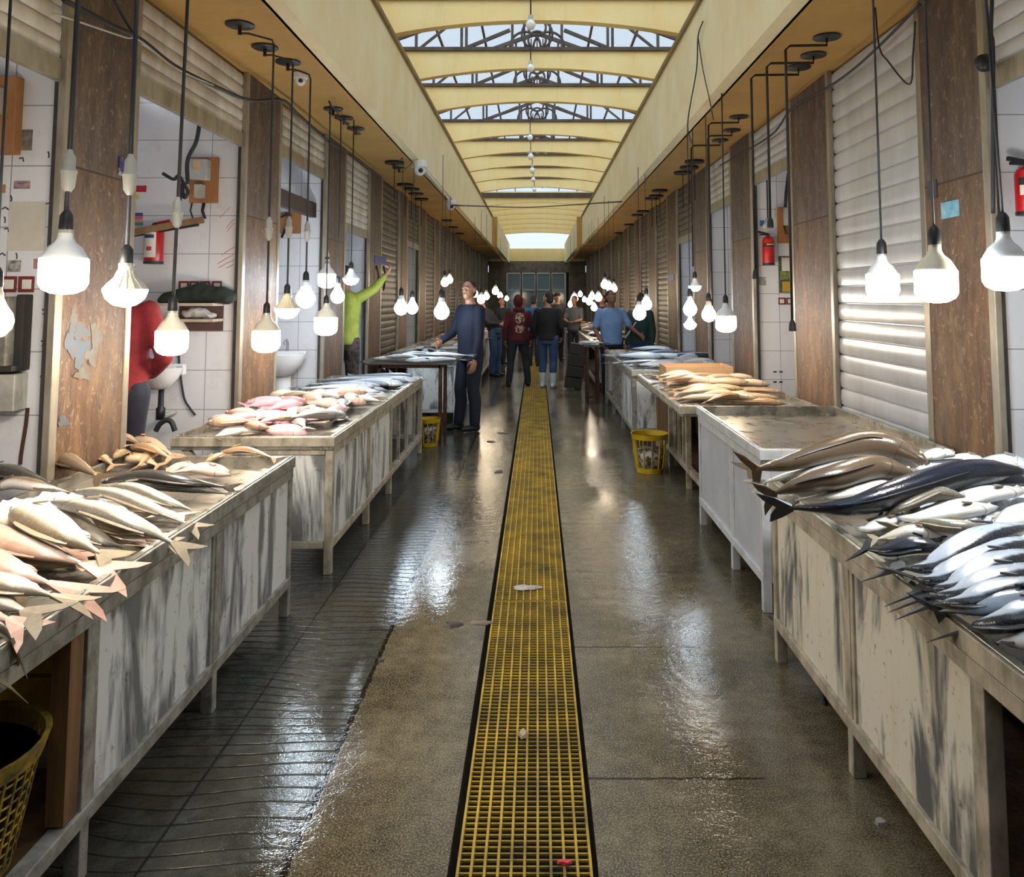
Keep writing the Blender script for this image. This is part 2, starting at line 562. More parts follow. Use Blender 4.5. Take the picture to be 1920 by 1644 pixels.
# ---- roller shutters
def shutter(s, ya, yb, zlow, label, mat, pitch=.095, group=None):
    root = empty('roller_shutter', (s * (XW + .06), (ya + yb) / 2, zlow), 0, label, 'shutter', group)
    n = max(4, int((ZS - zlow) / pitch))
    prof = []
    for k in range(n):
        z0 = zlow + .1 + (ZS - .02 - zlow - .1) * k / n
        dz = (ZS - .02 - zlow - .1) / n
        for f, d in ((0, -.010), (.05, .003), (.25, .008), (.5, .010), (.75, .008), (.92, .003), (.97, -.010)):
            prof.append((z0 + dz * f, d))
    prof.append((ZS - .02, 0))
    xs = s * (XW + .035)
    front = [(xs - s * d, z) for z, d in prof]
    backp = [(xs + s * .012, z) for z, d in prof]
    c = MB()
    nn = len(front)
    vs = [(x, ya, z) for x, z in front] + [(x, yb, z) for x, z in front]
    c.add(vs, [(i, i + 1, i + 1 + nn, i + nn) for i in range(nn - 1)])
    c.box(xs + s * .008, xs + s * .014, ya, yb, zlow + .1, ZS - .02)
    c.build('curtain', mat, root, smooth=True, angle=22, fix=False)
    MB().box(xs - s * .02, xs + s * .02, ya, yb, zlow, zlow + .1).build('bottom_bar', M_GUIDE, root)
    for y in (ya - .03, yb + .03):
        g = MB().box(s * (XW - .005), s * (XW + .03), y - .028, y + .028, .01, ZS - .002)
        g.build('guide', M_GUIDE, root, bevel=.004)
    for y in (ya - .0, yb + .074):
        MB().box(s * (XW + .0305), s * (XW + .06), y - .05, y - .024, .12, zlow + .0).build('jamb', M_GUIDED, root)
    return root


zl = {0: 2.63, 1: 2.76, 2: 2.85, 3: 2.39, 5: 2.5}
zr = {0: 2.64, 2: 2.77, 3: 2.70, 4: 2.45}
txt_l = {0: 'cream roller shutter rolled up over the nearest shop opposite the white-doored one, worn bottom bar',
         1: 'cream roller shutter rolled up above the red-shirted man',
         2: 'cream roller shutter rolled up above the shop with the pedestal washbasin',
         3: 'cream roller shutter half raised over the person in the yellow-green shirt'}
txt_l[0] = 'worn cream roller shutter rolled up above the tiled wall with handwriting'
txt_r = {0: 'white roller shutter rolled up above the nearest fire extinguisher with two white labels',
         1: 'white ribbed roller shutter pulled all the way down behind the empty grey counter',
         2: 'cream roller shutter rolled up above the narrow shop with the yellow poster',
         3: 'grey roller shutter rolled up beyond the third brown pillar'}
for s, P, Z, T in ((-1, PL, zl, txt_l), (1, PR, zr, txt_r)):
    for i in range(len(P) - 1):
        ya, yb = P[i][1] + .062, P[i + 1][0] - .062
        z = Z.get(i, .12 if i > 3 or i == 1 else 2.6)
        lab = T.get(i) or ('%s roller shutter in the %s bay along the %s shop row' % ('closed grey' if z < 1 else 'half raised grey', ORD[i], 'empty counter side' if s > 0 else 'washbasin side'))
        if i > 9:
            lab = 'closed grey shutter in the far dim part of the hall'
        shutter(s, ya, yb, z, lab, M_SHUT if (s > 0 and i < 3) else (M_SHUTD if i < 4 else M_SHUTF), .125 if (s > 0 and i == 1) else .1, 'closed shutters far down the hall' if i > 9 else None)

# ---- drain grating
M_GRT = M('yellow_plastic_grating', srgb(188, 154, 46), srgb(84, 74, 42), .42, 0, 5, lo=.35, hi=.75)
proto = None
edges = [-.6, 1.88, 4.44, 7.0, 9.62, 12.2, 14.8, 17.4, 20.0, 22.6]
for i in range(len(edges) - 1):
    y0, y1 = edges[i] + .006, edges[i + 1] - .006
    b = MB()
    nb = 11
    for k in range(nb):
        x = GX0 + .006 + (GX1 - GX0 - .012) * k / (nb - 1)
        b.box(x - .0038, x + .0038, y0, y1, -.035, -.001)
    nr = int((y1 - y0) / .027)
    for k in range(nr + 1):
        y = y0 + .004 + (y1 - y0 - .008) * k / nr
        b.box(GX0 + .002, GX1 - .002, y - .0026, y + .0026, -.012, -.006)
    lab = 'yellow plastic drain grating, %s section of the strip counted from the camera' % ORD[i]
    tag(b.build('drain_grating', M_GRT), lab, 'grating', 'drain gratings down the middle of the aisle')
# ================================================================ market counters
def mat_panel(name, light, dark, warm=None, seed=0., sc=1.0):
    """sheet smeared with wear: broad swept patches and vertical runs"""
    t = NT(name)
    vec = t.coords('Object', (1, 1, 1), loc=(seed, seed * 1.7, seed))
    big = t.noise(t.coords('Object', (3, 3, 1.0), rot=(.55, 0, .2), loc=(seed, 0, seed)), 1.5 * sc, 4, .55, 1.2)
    run = t.noise(t.coords('Object', (8, 8, .8), loc=(seed, 2, 0)), 2.4, 6, .65, .4)
    spot = t.noise(vec, 26, 5, .7)
    f = t.math('ADD', t.math('MULTIPLY', big, .72), t.math('MULTIPLY', run, .28))
    mid = tuple((a + b) / 2 for a, b in zip(light, dark))
    col = t.ramp(f, [(.435, dark), (.48, mid), (.525, light), (.66, light)])
    if warm:
        col = t.mix(t.rng(run, .5, .7, 0, .7), col, warm)
    col = t.mix(t.rng(spot, .6, .7, 0, .75), col, srgb(56, 52, 46))
    return t.done(col, .5)


M_PAN = mat_panel('smeared_grey_panel', srgb(226, 227, 224), srgb(118, 119, 118), None, 0)
M_PANB = mat_panel('smeared_beige_panel', srgb(220, 214, 198), srgb(92, 92, 92), srgb(214, 202, 172), 4.3, .8)
M_PANW = M('pale_grey_sheet', srgb(196, 200, 208), srgb(178, 182, 190), .4, .1, 3)
M_FRM = M('cream_painted_frame', srgb(196, 186, 166), srgb(140, 130, 112), .5, .1, 14, (1, 1, .6), bump=.15)
M_FRMG = M('grey_painted_frame', srgb(176, 172, 162), srgb(122, 118, 108), .5, .15, 14, bump=.15)
M_FRMW = M('white_painted_frame', srgb(216, 218, 222), srgb(186, 188, 190), .42, .1, 9)
M_RUST = M('rusty_iron', srgb(92, 58, 36), srgb(56, 40, 32), .7, .3, 18, bump=.3)
M_WOOD = M('worn_timber', srgb(134, 98, 62), srgb(84, 60, 40), .7, 0, 12, (1, 1, .12), bump=.2)
def mat_tray():
    t = NT('wet_steel_tray')
    vec = t.coords('Object')
    n = t.noise(vec, 7, 6, .6)
    c = t.ramp(n, [(.35, srgb(120, 114, 102)), (.65, srgb(176, 170, 156))])
    t.bump(n, .12, .01)
    return t.done(c, t.rng(n, .3, .7, .18, .42), .55)
M_TRAY = mat_tray()


def counter(name, label, s, xf, xb, y0, y1, zt, frame, bays, panel, base=.62, ends=(True, True), rim=.045, trays=None, brace=True, group=None, low=.17, endpanel=None, under=None, inset=0.):
    """market counter: tray with rims on a framed base. bays = [(ya, yb, 'panel' | 'open' | 'slats')] along the front. s = -1 / +1 side."""
    t = empty(name, ((xf + s * .3), (y0 + y1) / 2, 0), 0, label, 'counter', group)
    xb2 = xf + s * base
    for (ya, yb) in (trays or [(y0, y1)]):
        b = MB()
        zb = zt - rim - .015
        b.box(xf + s * .004, xb, ya + .003, yb - .003, zb, zb + .012)
        for xx in (xf, xb - s * .022):
            b.box(xx, xx + s * .022, ya, yb, zb - .02, zt)
        for yy in (ya, yb - .022):
            b.box(xf + s * .022, xb - s * .022, yy, yy + .022, zb - .02, zt)
        b.build('tray', M_TRAY, t, bevel=.003)
        # painted rail round the tray
        r = MB()
        r.box(xf - s * .012, xf - s * .0005, ya, yb, zt - .058, zt - .004)
        r.box(xf - s * .012, xb, ya - .012, ya - .0005, zt - .058, zt - .004)
        r.build('tray_rail', frame, t, bevel=.003)
    z1 = zt - .064
    xf = xf + s * inset
    ys = sorted({q for a in bays for q in a[:2]})
    w = .045
    for y in ys:
        yy = min(max(y, y0 + w / 2 + .012), y1 - w / 2)
        for x in (xf + s * w / 2, xb2):
            MB().box(x - w / 2, x + w / 2, yy - w / 2, yy + w / 2, 0, z1).build('leg', frame, t, bevel=.003)
    for x in (xf + s * w / 2, xb2):
        for z in (low, z1 - .024):
            MB().box(x - w / 2 - .003, x + w / 2 + .003, y0 + .016, y1 - .004, z - .024, z + .022).build('rail', frame, t, bevel=.003)
    for yy in (y0 + w / 2 + .012, y1 - w / 2):
        for z in (low, z1 - .024):
            MB().box(xf + s * (w + .004), xb2 - s * (w / 2 + .004), yy - w / 2 - .002, yy + w / 2 + .002, z - .022, z + .02).build('rail', frame, t, bevel=.003)
    if brace:
        for yy in (y0 + .04, y1 - .04):
            MB().bar((xb2 + s * .02, yy, z1 - .3), (xb - s * .06, yy, z1), .035).build('brace', frame, t)
    for (ya, yb, kind) in bays:
        if kind == 'panel':
            MB().box(xf + s * .012, xf + s * .02, ya + w / 2 + .002, yb - w / 2 - .002, low + .022, z1 - .048).build('front_panel', panel, t)
            for yy in (ya + w / 2 + .012, yb - w / 2 - .012):
                MB().box(xf + s * .004, xf + s * .012, yy - .012, yy + .012, low + .022, z1 - .048).build('panel_edge', frame, t)
        elif kind == 'slats':
            for q in range(1, 4):
                y = ya + (yb - ya) * q / 4
                MB().box(xf + s * .01, xf + s * .035, y - .018, y + .018, low, z1).build('slat', frame, t)
    if ends[0]:
        MB().box(xf + s * w, xb2 - s * w / 2, y0 + .02, y0 + .028, low + .022, z1 - .048).build('end_panel', endpanel or panel, t)
    if ends[1]:
        MB().box(xf + s * w, xb2 - s * w / 2, y1 - .028, y1 - .02, low + .022, z1 - .048).build('end_panel', endpanel or panel, t)
    if under:
        MB().box(xf + s * .05, xb2, y0 + .03, y1 - .03, low - .02, low - .008).build('shelf', under, t)
    return t


ZT = .80
counter('fish_counter', 'long smeared grey counter with an open basket bay, nearest on the washbasin side', -1, -1.27, -2.17, .7, 4.25, ZT, M_FRMG,
        [(.75, 2.37, 'open'), (2.37, 3.28, 'panel'), (3.28, 4.25, 'panel')], M_PAN, ends=(False, True))
LC = [o for o in COL.objects if o.get('label', '').startswith('long smeared grey')][0]
MB().box(-1.32, -1.86, .78, 3.1, .150, .164).build('shelf', M_WOOD, LC)
MB().box(-1.275, -1.325, 2.27, 2.335, .2, .70).build('timber_post', M_WOOD, LC)
counter('fish_counter', 'cream framed counter heaped with pink fish in front of the washbasins', -1, -1.21, -2.17, 4.82, 8.55, ZT, M_FRM,
        [(4.82, 5.9, 'panel'), (5.9, 6.78, 'panel'), (6.78, 8.55, 'slats')], M_PAN, trays=[(4.82, 6.78), (6.80, 8.55)])
counter('fish_counter', 'white edged counter behind the rusty stand, beside the man in the blue sweater', -1, -1.03, -2.1, 10.4, 14.5, .84, M_FRMW,
        [(10.4, 12.4, 'panel'), (12.4, 14.5, 'panel')], M_PAN)
counter('fish_counter', 'far counter on the washbasin side where people bend over fish', -1, -1.05, -2.1, 15.2, 21.5, .82, M_FRM,
        [(15.2, 18.3, 'panel'), (18.3, 21.5, 'panel')], M_PAN)
counter('fish_counter', 'stained beige panelled counter piled with dark blue and silver fish', 1, 1.07, 2.17, 1.0, 3.74, ZT, M_FRM,
        [(1.0, 2.02, 'open'), (2.02, 2.86, 'panel'), (2.86, 3.74, 'panel')], M_PANB, under=M_WOOD, ends=(False, True))
counter('fish_counter', 'empty counter with pale grey sheet sides and a bare wet tray', 1, 1.17, 2.17, 4.25, 5.9, .835, M_FRMW,
        [(4.25, 4.94, 'panel'), (4.94, 5.9, 'panel')], M_PANW, rim=.055)
counter('fish_counter', 'timber fronted counter with tan fish and a plank crate, behind the yellow basket', 1, 1.09, 2.15, 6.15, 8.72, ZT, M_FRM,
        [(6.15, 6.95, 'open'), (6.95, 7.85, 'slats'), (7.85, 8.72, 'panel')], M_WOOD, ends=(False, True), under=M_WOOD, inset=.18)
counter('fish_counter', 'grey counter of silvery blue fish beyond the plank crate', 1, 1.05, 2.15, 8.9, 12.5, .82, M_FRMG,
        [(8.9, 10.1, 'panel'), (10.1, 11.3, 'slats'), (11.3, 12.5, 'open')], M_PAN, brace=False)
counter('fish_counter', 'far grey counter past the man in the pale blue shirt', 1, 1.0, 2.1, 13.95, 19.4, .82, M_FRMG,
        [(13.95, 16.5, 'open'), (16.5, 19.4, 'panel')], M_PAN, brace=False)
counter('fish_counter', 'farthest counter on the empty counter side, under the warm bulbs', 1, 1.05, 2.1, 20.2, 26.0, .82, M_FRM,
        [(20.2, 23, 'panel'), (23, 26.0, 'panel')], M_PAN, brace=False)

# rusty stand with its tray board
st = empty('display_stand', (-1.4, 9.3, 0), 0, 'rusty iron stand carrying a dark board of silver fish, beside the blue-sweatered man', 'stand')
for x in (-1.78, -1.09):
    for y in (9.12, 9.6):
        MB().box(x - .02, x + .02, y - .02, y + .02, 0, .86).build('leg', M_RUST, st)
f = MB()
f.box(-1.78, -1.09, 9.1, 9.14, .83, .87).box(-1.78, -1.09, 9.58, 9.62, .83, .87).box(-1.80, -1.76, 9.14, 9.58, .83, .87).box(-1.11, -1.07, 9.14, 9.58, .83, .87)
f.build('top_frame', M_RUST, st)
MB().prism([(-1.98, .905), (-1.9, .872), (-.96, .872), (-.86, .935), (-.9, .94), (-.98, .886), (-1.9, .886), (-1.95, .915)], 9.0, 9.72).build('tray_board', M('black_board', srgb(36, 34, 32), srgb(52, 48, 44), .5), st)
st2 = empty('display_stand', (.86, 12.9, 0), 0, 'thin dark iron stand at the aisle edge in front of the pale-blue-shirted man', 'stand')
for x in (.78, .94):
    for y in (12.45, 12.85):
        MB().box(x - .018, x + .018, y - .018, y + .018, 0, .86).build('leg', M_RUST, st2)
MB().box(.72, .99, 12.4, 12.9, .861, .885).build('top_board', M('black_board', srgb(30, 28, 26)), st2)
MB().box(.78, .94, 12.44, 12.47, .08, .11).build('stretcher', M_RUST, st2)
RC = [o for o in COL.objects if o.get('label', '').startswith('stained beige panelled')][0]
MB().box(1.085, 1.14, 1.80, 1.86, .2, .70).build('timber_post', M_RUST, RC)
# ================================================================ fish
def mat_fish(name, back, flank, belly, fleck=.25, rough=.27, blush=None, dark_head=.25, b0=.6, b1=.8):
    t = NT(name)
    uv = t.n('ShaderNodeSeparateXYZ', Vector=t.coords('UV'))
    u, v = uv.outputs[0], uv.outputs[1]
    ob = t.coords('Object')
    n = t.noise(ob, 26, 5, .6)
    vv = t.math('ADD', v, t.math('MULTIPLY', t.math('SUBTRACT', n, .5), .16))
    col = t.ramp(vv, [(.06, belly), (.34, flank), (b0, flank), (b1, back)])
    if blush:
        col = t.mix(t.rng(t.noise(ob, 7, 3), .45, .62, 0, .75), col, blush)
    head = t.math('MULTIPLY', t.rng(u, .02, .2, dark_head * 1.6, 0), 1)
    col = t.mix(head, col, tuple(x * .55 for x in back[:3]) + (1,))
    gill = t.math('LESS_THAN', t.math('ABSOLUTE', t.math('SUBTRACT', t.math('ADD', u, t.math('MULTIPLY', t.math('ABSOLUTE', t.math('SUBTRACT', v, .45)), .12)), .215)), .006)
    col = t.mix(t.math('MULTIPLY', gill, .6), col, srgb(60, 40, 34))
    sc = t.n('ShaderNodeTexVoronoi', Vector=t.coords('UV', (120, 42, 1)), Scale=1.0)
    col = t.mix(t.rng(sc.outputs[0], .3, .7, 0, fleck), col, tuple(x * .6 for x in flank[:3]) + (1,))
    t.bump(t.math('ADD', sc.outputs[0], n), .12, .004)
    return t.done(col, rough, 0., Specular__IOR__Level=.6)


def sp(name, back, flank, belly, fin, **k):
    return (mat_fish(name + '_skin', back, flank, belly, **k), M(name + '_fin', fin, tuple(x * .75 for x in fin[:3]) + (1,), .4, 0, 30))


SPEC = {
    'croaker': sp('pale_croaker', srgb(134, 116, 92), srgb(230, 220, 198), srgb(240, 232, 214), srgb(196, 176, 144), b0=.7, b1=.92),
    'silver': sp('grey_silver', srgb(100, 94, 84), srgb(206, 198, 182), srgb(232, 226, 212), srgb(166, 152, 128), b0=.66, b1=.88),
    'pink': sp('pink_snapper', srgb(186, 146, 124), srgb(232, 210, 190), srgb(240, 226, 212), srgb(222, 172, 150), blush=srgb(222, 184, 162)),
    'brown': sp('brown_back', srgb(92, 76, 58), srgb(122, 104, 82), srgb(214, 206, 196), srgb(92, 76, 58), fleck=.15),
    'dark': sp('dark_scaly', srgb(44, 42, 38), srgb(84, 80, 72), srgb(150, 142, 130), srgb(70, 62, 52), fleck=.6),
    'gold': sp('yellow_tailed', srgb(150, 104, 50), srgb(206, 160, 96), srgb(224, 204, 170), srgb(210, 150, 40)),
    'blue': sp('dark_blue', srgb(22, 26, 38), srgb(44, 52, 70), srgb(176, 190, 206), srgb(40, 42, 50), fleck=.1, rough=.2),
    'mack': sp('silver_mackerel', srgb(30, 34, 42), srgb(190, 200, 214), srgb(220, 225, 232), srgb(92, 92, 94), fleck=.12, rough=.22, b0=.76, b1=.86),
    'white': sp('white_belly', srgb(150, 150, 146), srgb(212, 212, 210), srgb(236, 234, 230), srgb(150, 140, 124), fleck=.12),
    'tan': sp('tan_fish', srgb(170, 136, 102), srgb(218, 190, 156), srgb(234, 214, 188), srgb(186, 150, 116), fleck=.12),
    'bream': sp('tan_bream', srgb(156, 126, 94), srgb(214, 188, 154), srgb(232, 208, 176), srgb(206, 160, 124)),
    'rose': sp('rosy_fish', srgb(190, 128, 134), srgb(226, 186, 188), srgb(238, 218, 216), srgb(214, 150, 152), blush=srgb(220, 160, 164), fleck=.12),
    'ribbon': sp('silver_ribbon', srgb(120, 130, 146), srgb(186, 194, 206), srgb(214, 218, 224), srgb(140, 146, 156), fleck=.08, rough=.2),
}
M_EYE = M('fish_eye', srgb(14, 14, 14), None, .1)
M_EYER = M('fish_eye_ring', srgb(190, 180, 150), None, .25)
PROF = {'full': [(0, .10), (.05, .36), (.13, .68), (.25, .93), (.36, 1), (.5, .94), (.66, .72), (.8, .44), (.92, .22), (1, .2)],
        'slim': [(0, .1), (.06, .45), (.16, .8), (.3, .98), (.45, 1), (.6, .9), (.75, .64), (.88, .34), (.96, .2), (1, .18)],
        'deep': [(0, .1), (.06, .46), (.16, .82), (.3, 1), (.45, .98), (.6, .78), (.75, .5), (.88, .27), (1, .22)],
        'ribbon': [(0, .2), (.06, .7), (.14, 1), (.3, 1), (.5, .85), (.7, .6), (.9, .25), (1, .12)]}


def interp(tab, x):
    for (a, b), (c, d) in zip(tab, tab[1:]):
        if x <= c:
            f = (x - a) / (c - a)
            f = f * f * (3 - 2 * f) * .5 + f * .5
            return b + (d - b) * f
    return tab[-1][1]


def crom(pts, n):
    """smooth path through pts"""
    P = [pts[0] * 2 - pts[1]] + list(pts) + [pts[-1] * 2 - pts[-2]]
    segs = len(pts) - 1
    out = []
    for i in range(n):
        s = i / (n - 1) * segs
        k = min(int(s), segs - 1)
        f = s - k
        a, b, c, d = P[k], P[k + 1], P[k + 2], P[k + 3]
        out.append(.5 * ((2 * b) + (c - a) * f + (2 * a - 5 * b + 4 * c - d) * f * f + (3 * b - a - 3 * c + d) * f ** 3))
    return out


def fish(species, pts, hmax, label, group=None, shape='slim', thick=.62, roll=0., flip=1, detail=2, tail=.17, spread=1.15, name='fish', fork=.45, droop=0.):
    """a fish lying along pts (head first). hmax = half body depth. flip: which side the back lies."""
    skin, finm = SPEC[species]
    pts = [V(p) for p in pts]
    nL = 22 if detail > 1 else 13
    nA = 16 if detail > 1 else 10
    path = crom(pts, nL)
    Ltot = sum((path[i + 1] - path[i]).length for i in range(nL - 1))
    root = empty(name, path[nL // 3], 0, label, 'fish', group)
    fr = []
    for i in range(nL):
        t = (path[min(i + 1, nL - 1)] - path[max(i - 1, 0)]).normalized()
        up = V((0, 0, 1))
        up = (up - t * up.dot(t)).normalized()
        up = Quaternion(t, roll) @ up
        side = t.cross(up).normalized() * flip
        fr.append((path[i], t, up, side))
    rings, uv = [], []
    for i, (p, t, up, sd) in enumerate(fr):
        f = i / (nL - 1)
        h = hmax * interp(PROF[shape], f)
        w = hmax * thick * min(interp(PROF[shape], f), 1) * (1 - .35 * f ** 2)
        ring = []
        for k in range(nA):
            a = 2 * math.pi * k / nA
            c, s_ = math.cos(a), math.sin(a)
            cc = math.copysign(abs(c) ** .9, c)
            ring.append(p + sd * (h * cc) + up * (w * s_))
            uv.append((f, (c + 1) / 2))
        rings.append(ring)
    b = MB().loft(rings)
    b.build('body', skin, root, smooth=True, uv=uv)
    # tail fin
    p, t, up, sd = fr[-1]
    if droop:
        t = (t - V((0, 0, droop))).normalized()
        up = (up - t * up.dot(t)).normalized()
    if detail > 1:
        q = Quaternion(t, .5 if roll > .2 else .35 * math.copysign(1, t.x))
        sd, up = q @ sd, q @ up
    TL = Ltot * tail
    hs = hmax * spread
    h0 = hmax * .19
    q = p - t * (Ltot * .02)
    out = [(0, h0), (TL * .45, hs * .62), (TL, hs), (TL * .86, hs * .5), (TL * (1 - fork), 0), (TL * .84, -hs * .5), (TL * .97, -hs), (TL * .45, -hs * .6), (0, -h0)]
    th = lambda x: .0035 * (1 - x / TL * .7) + hmax * .1 * (1 - x / TL) ** 2
    vs = []
    for sg in (1, -1):
        for (x, y) in out:
            wob = math.sin(x / TL * 3 + y / max(hs, 1e-4) * 2.0) * TL * .035
            vs.append(q + t * x + sd * y + up * (sg * th(x) / 2 + wob))
    n = len(out)
    fs = [(0, 1, 2, 3, 4), (0, 4, 8), (4, 5, 6, 7, 8), tuple(i + n for i in (4, 3, 2, 1, 0)), (8 + n, 4 + n, n), tuple(i + n for i in (8, 7, 6, 5, 4))] + \
         [(i, i + n, (i + 1) % n + n, (i + 1) % n) for i in range(n)]
    MB().add(vs, fs).build('tail_fin', finm, root)
    if detail < 1:
        return root
    # eye
    i = max(1, int(nL * .085))
    p, t, up, sd = fr[i]
    f = i / (nL - 1)
    h = hmax * interp(PROF[shape], f)
    w = hmax * thick * interp(PROF[shape], f)
    ea = R(62)
    ep = p + sd * (h * math.cos(ea)) + up * (w * math.sin(ea))
    er = hmax * .115 + .0015
    ey = MB().ball(ep, er, er, er, 10, 6).build('eye', M_EYER, root, smooth=True)
    nrm = (sd * math.cos(ea) / max(h, 1e-4) + up * math.sin(ea) / max(w, 1e-4)).normalized()
    if detail > 1:
        MB().ball(ep + nrm * er * .5, er * .62, er * .62, er * .62, 8, 5).build('pupil', M_EYE, ey, smooth=True)

    def strip(f0, f1, sign, hh, nm, tall=.5):
        m = 9
        vs, lo = [], []
        for k in range(m):
            f = f0 + (f1 - f0) * k / (m - 1)
            x = f * (nL - 1)
            i = min(int(x), nL - 2)
            g = x - i
            p = fr[i][0].lerp(fr[i + 1][0], g)
            t, up, sd = fr[i][1:]
            h = hmax * interp(PROF[shape], f)
            e = hh * (math.sin(math.pi * (k + .6) / (m + .2)) ** .6) * (1 - .35 * k / m)
            d = sd * sign
            lo.append((p + d * h * .93, p + d * (h + e) + t * e * .6 - up * e * .15, up))
        for sg in (1, -1):
            for a, c, up in lo:
                vs += [a + up * .003 * sg, c + up * .001 * sg]
        n2 = 2 * m
        fs = []
        for k in range(m - 1):
            fs += [(2 * k, 2 * k + 1, 2 * k + 3, 2 * k + 2), (n2 + 2 * k, n2 + 2 * k + 2, n2 + 2 * k + 3, n2 + 2 * k + 1), (2 * k + 1, n2 + 2 * k + 1, n2 + 2 * k + 3, 2 * k + 3), (2 * k, 2 * k + 2, n2 + 2 * k + 2, n2 + 2 * k)]
        fs += [(0, n2, n2 + 1, 1), (n2 - 2, n2 - 1, 2 * n2 - 1, 2 * n2 - 2)]
        MB().add(vs, fs).build(nm, finm, root)
    strip(.3, .74, 1, hmax * .3, 'dorsal_fin')
    if detail > 1:
        strip(.62, .8, -1, hmax * .28, 'anal_fin')
        # pectoral fin on the upper flank
        i = int(nL * .26)
        p, t, up, sd = fr[i]
        f = i / (nL - 1)
        h, w = hmax * interp(PROF[shape], f), hmax * thick * interp(PROF[shape], f)
        o = p - sd * h * .25 + up * w * .95
        L = Ltot * .11
        pr = [(0, .006), (L * .4, .16 * L), (L, .05 * L), (L * .85, -.18 * L), (L * .35, -.2 * L), (0, -.012)]
        vs = [o + t * x + sd * (y - x * .25) + up * (.004 * sg + x * .12 + .002) for sg in (1, -.4) for x, y in pr]
        n = 6
        MB().add(vs, [tuple(range(n)), tuple(range(2 * n - 1, n - 1, -1))] + [(i, i + n, (i + 1) % n + n, (i + 1) % n) for i in range(n)]).build('pectoral_fin', finm, root)
    return root


def fpx(species, px, hmax, label, group=None, **k):
    """fish through points (u, v, z): z is the height of the body's middle there"""
    return fish(species, [at_z(u, v, z) for u, v, z in px], hmax, label, group, **k)


def ice(name, label, c, rx, ry, rz, seed=1, group=None, n=40):
    r2 = random.Random(seed)
    vs, fs = [], []
    for i in range(n + 1):
        for j in range(n + 1):
            x, y = 2 * i / n - 1, 2 * j / n - 1
            d = math.sqrt(x * x + y * y)
            p = V((c[0] + rx * x, c[1] + ry * y, 0))
            e = max(0, 1 - d * d) ** .5
            k = mnoise.noise(p * 9) * .35 + mnoise.noise(p * 31) * .22
            vs.append(V((p.x, p.y, c[2] + rz * (e * (1 + k)) + (r2.random() - .5) * .008 * (e > 0) - (.01 if d >= 1 else 0))))
    m = n + 1
    for i in range(n):
        for j in range(n):
            fs.append((i * m + j, (i + 1) * m + j, (i + 1) * m + j + 1, i * m + j + 1))
    b = MB()
    b.add(vs, fs)
    return tag(b.build(name, M_ICE, fix=False), label, 'ice', group, 'stuff')


M_ICE = NT('crushed_ice')
M_ICE.bump(M_ICE.noise(M_ICE.coords('Object'), 60, 3), .5, .01)
M_ICE = M_ICE.done(srgb(226, 232, 240), .25, 0., Specular__IOR__Level=.6)

# ---------------------------------------------------------------- nearest counter, washbasin side
G1 = 'fish on the nearest counter, washbasin side'
TB = ZT - .048   # tray bottom


def heap(n, x0, x1, y0, y1, z, kinds, lab, group, lens, half, layers=2, ang=(0, 360), seed=1, shape='slim', thick=.6, detail=1, drop=0., zstep=None, labf=None):
    r = random.Random(seed)
    placed = []
    for k in range(n):
        for tries in range(30):
            x, y = r.uniform(x0, x1), r.uniform(y0, y1)
            if all((x - a) ** 2 + ((y - b) * 1.3) ** 2 > (half * (1.9 - tries * .05)) ** 2 for a, b, _ in placed[-int(n / layers) or 1:]):
                break
        layer = int(k * layers / n)
        placed.append((x, y, layer))
    placed.sort(key=lambda q: (q[2], q[1]))
    for k, (x, y, ly) in enumerate(placed):
        L = r.uniform(*lens)
        h = half * r.uniform(.8, 1.15)
        a = R(r.uniform(*ang))
        zz = z + h * thick * .9 + ly * (zstep or half * thick * 1.25)
        d = V((math.cos(a), math.sin(a), 0))
        nrm = V((-d.y, d.x, 0)) * r.uniform(-.12, .12) * L
        c = V((x, y, zz))
        tl = c + d * L / 2 + V((0, 0, r.uniform(-.01, .01) - drop))
        fish(r.choice(kinds), [c - d * L / 2, c + nrm + V((0, 0, .012)), tl], h, labf(k) if labf else lab, group, shape=shape, thick=thick, roll=R(r.uniform(-22, 22)), flip=r.choice((-1, 1)), detail=detail)


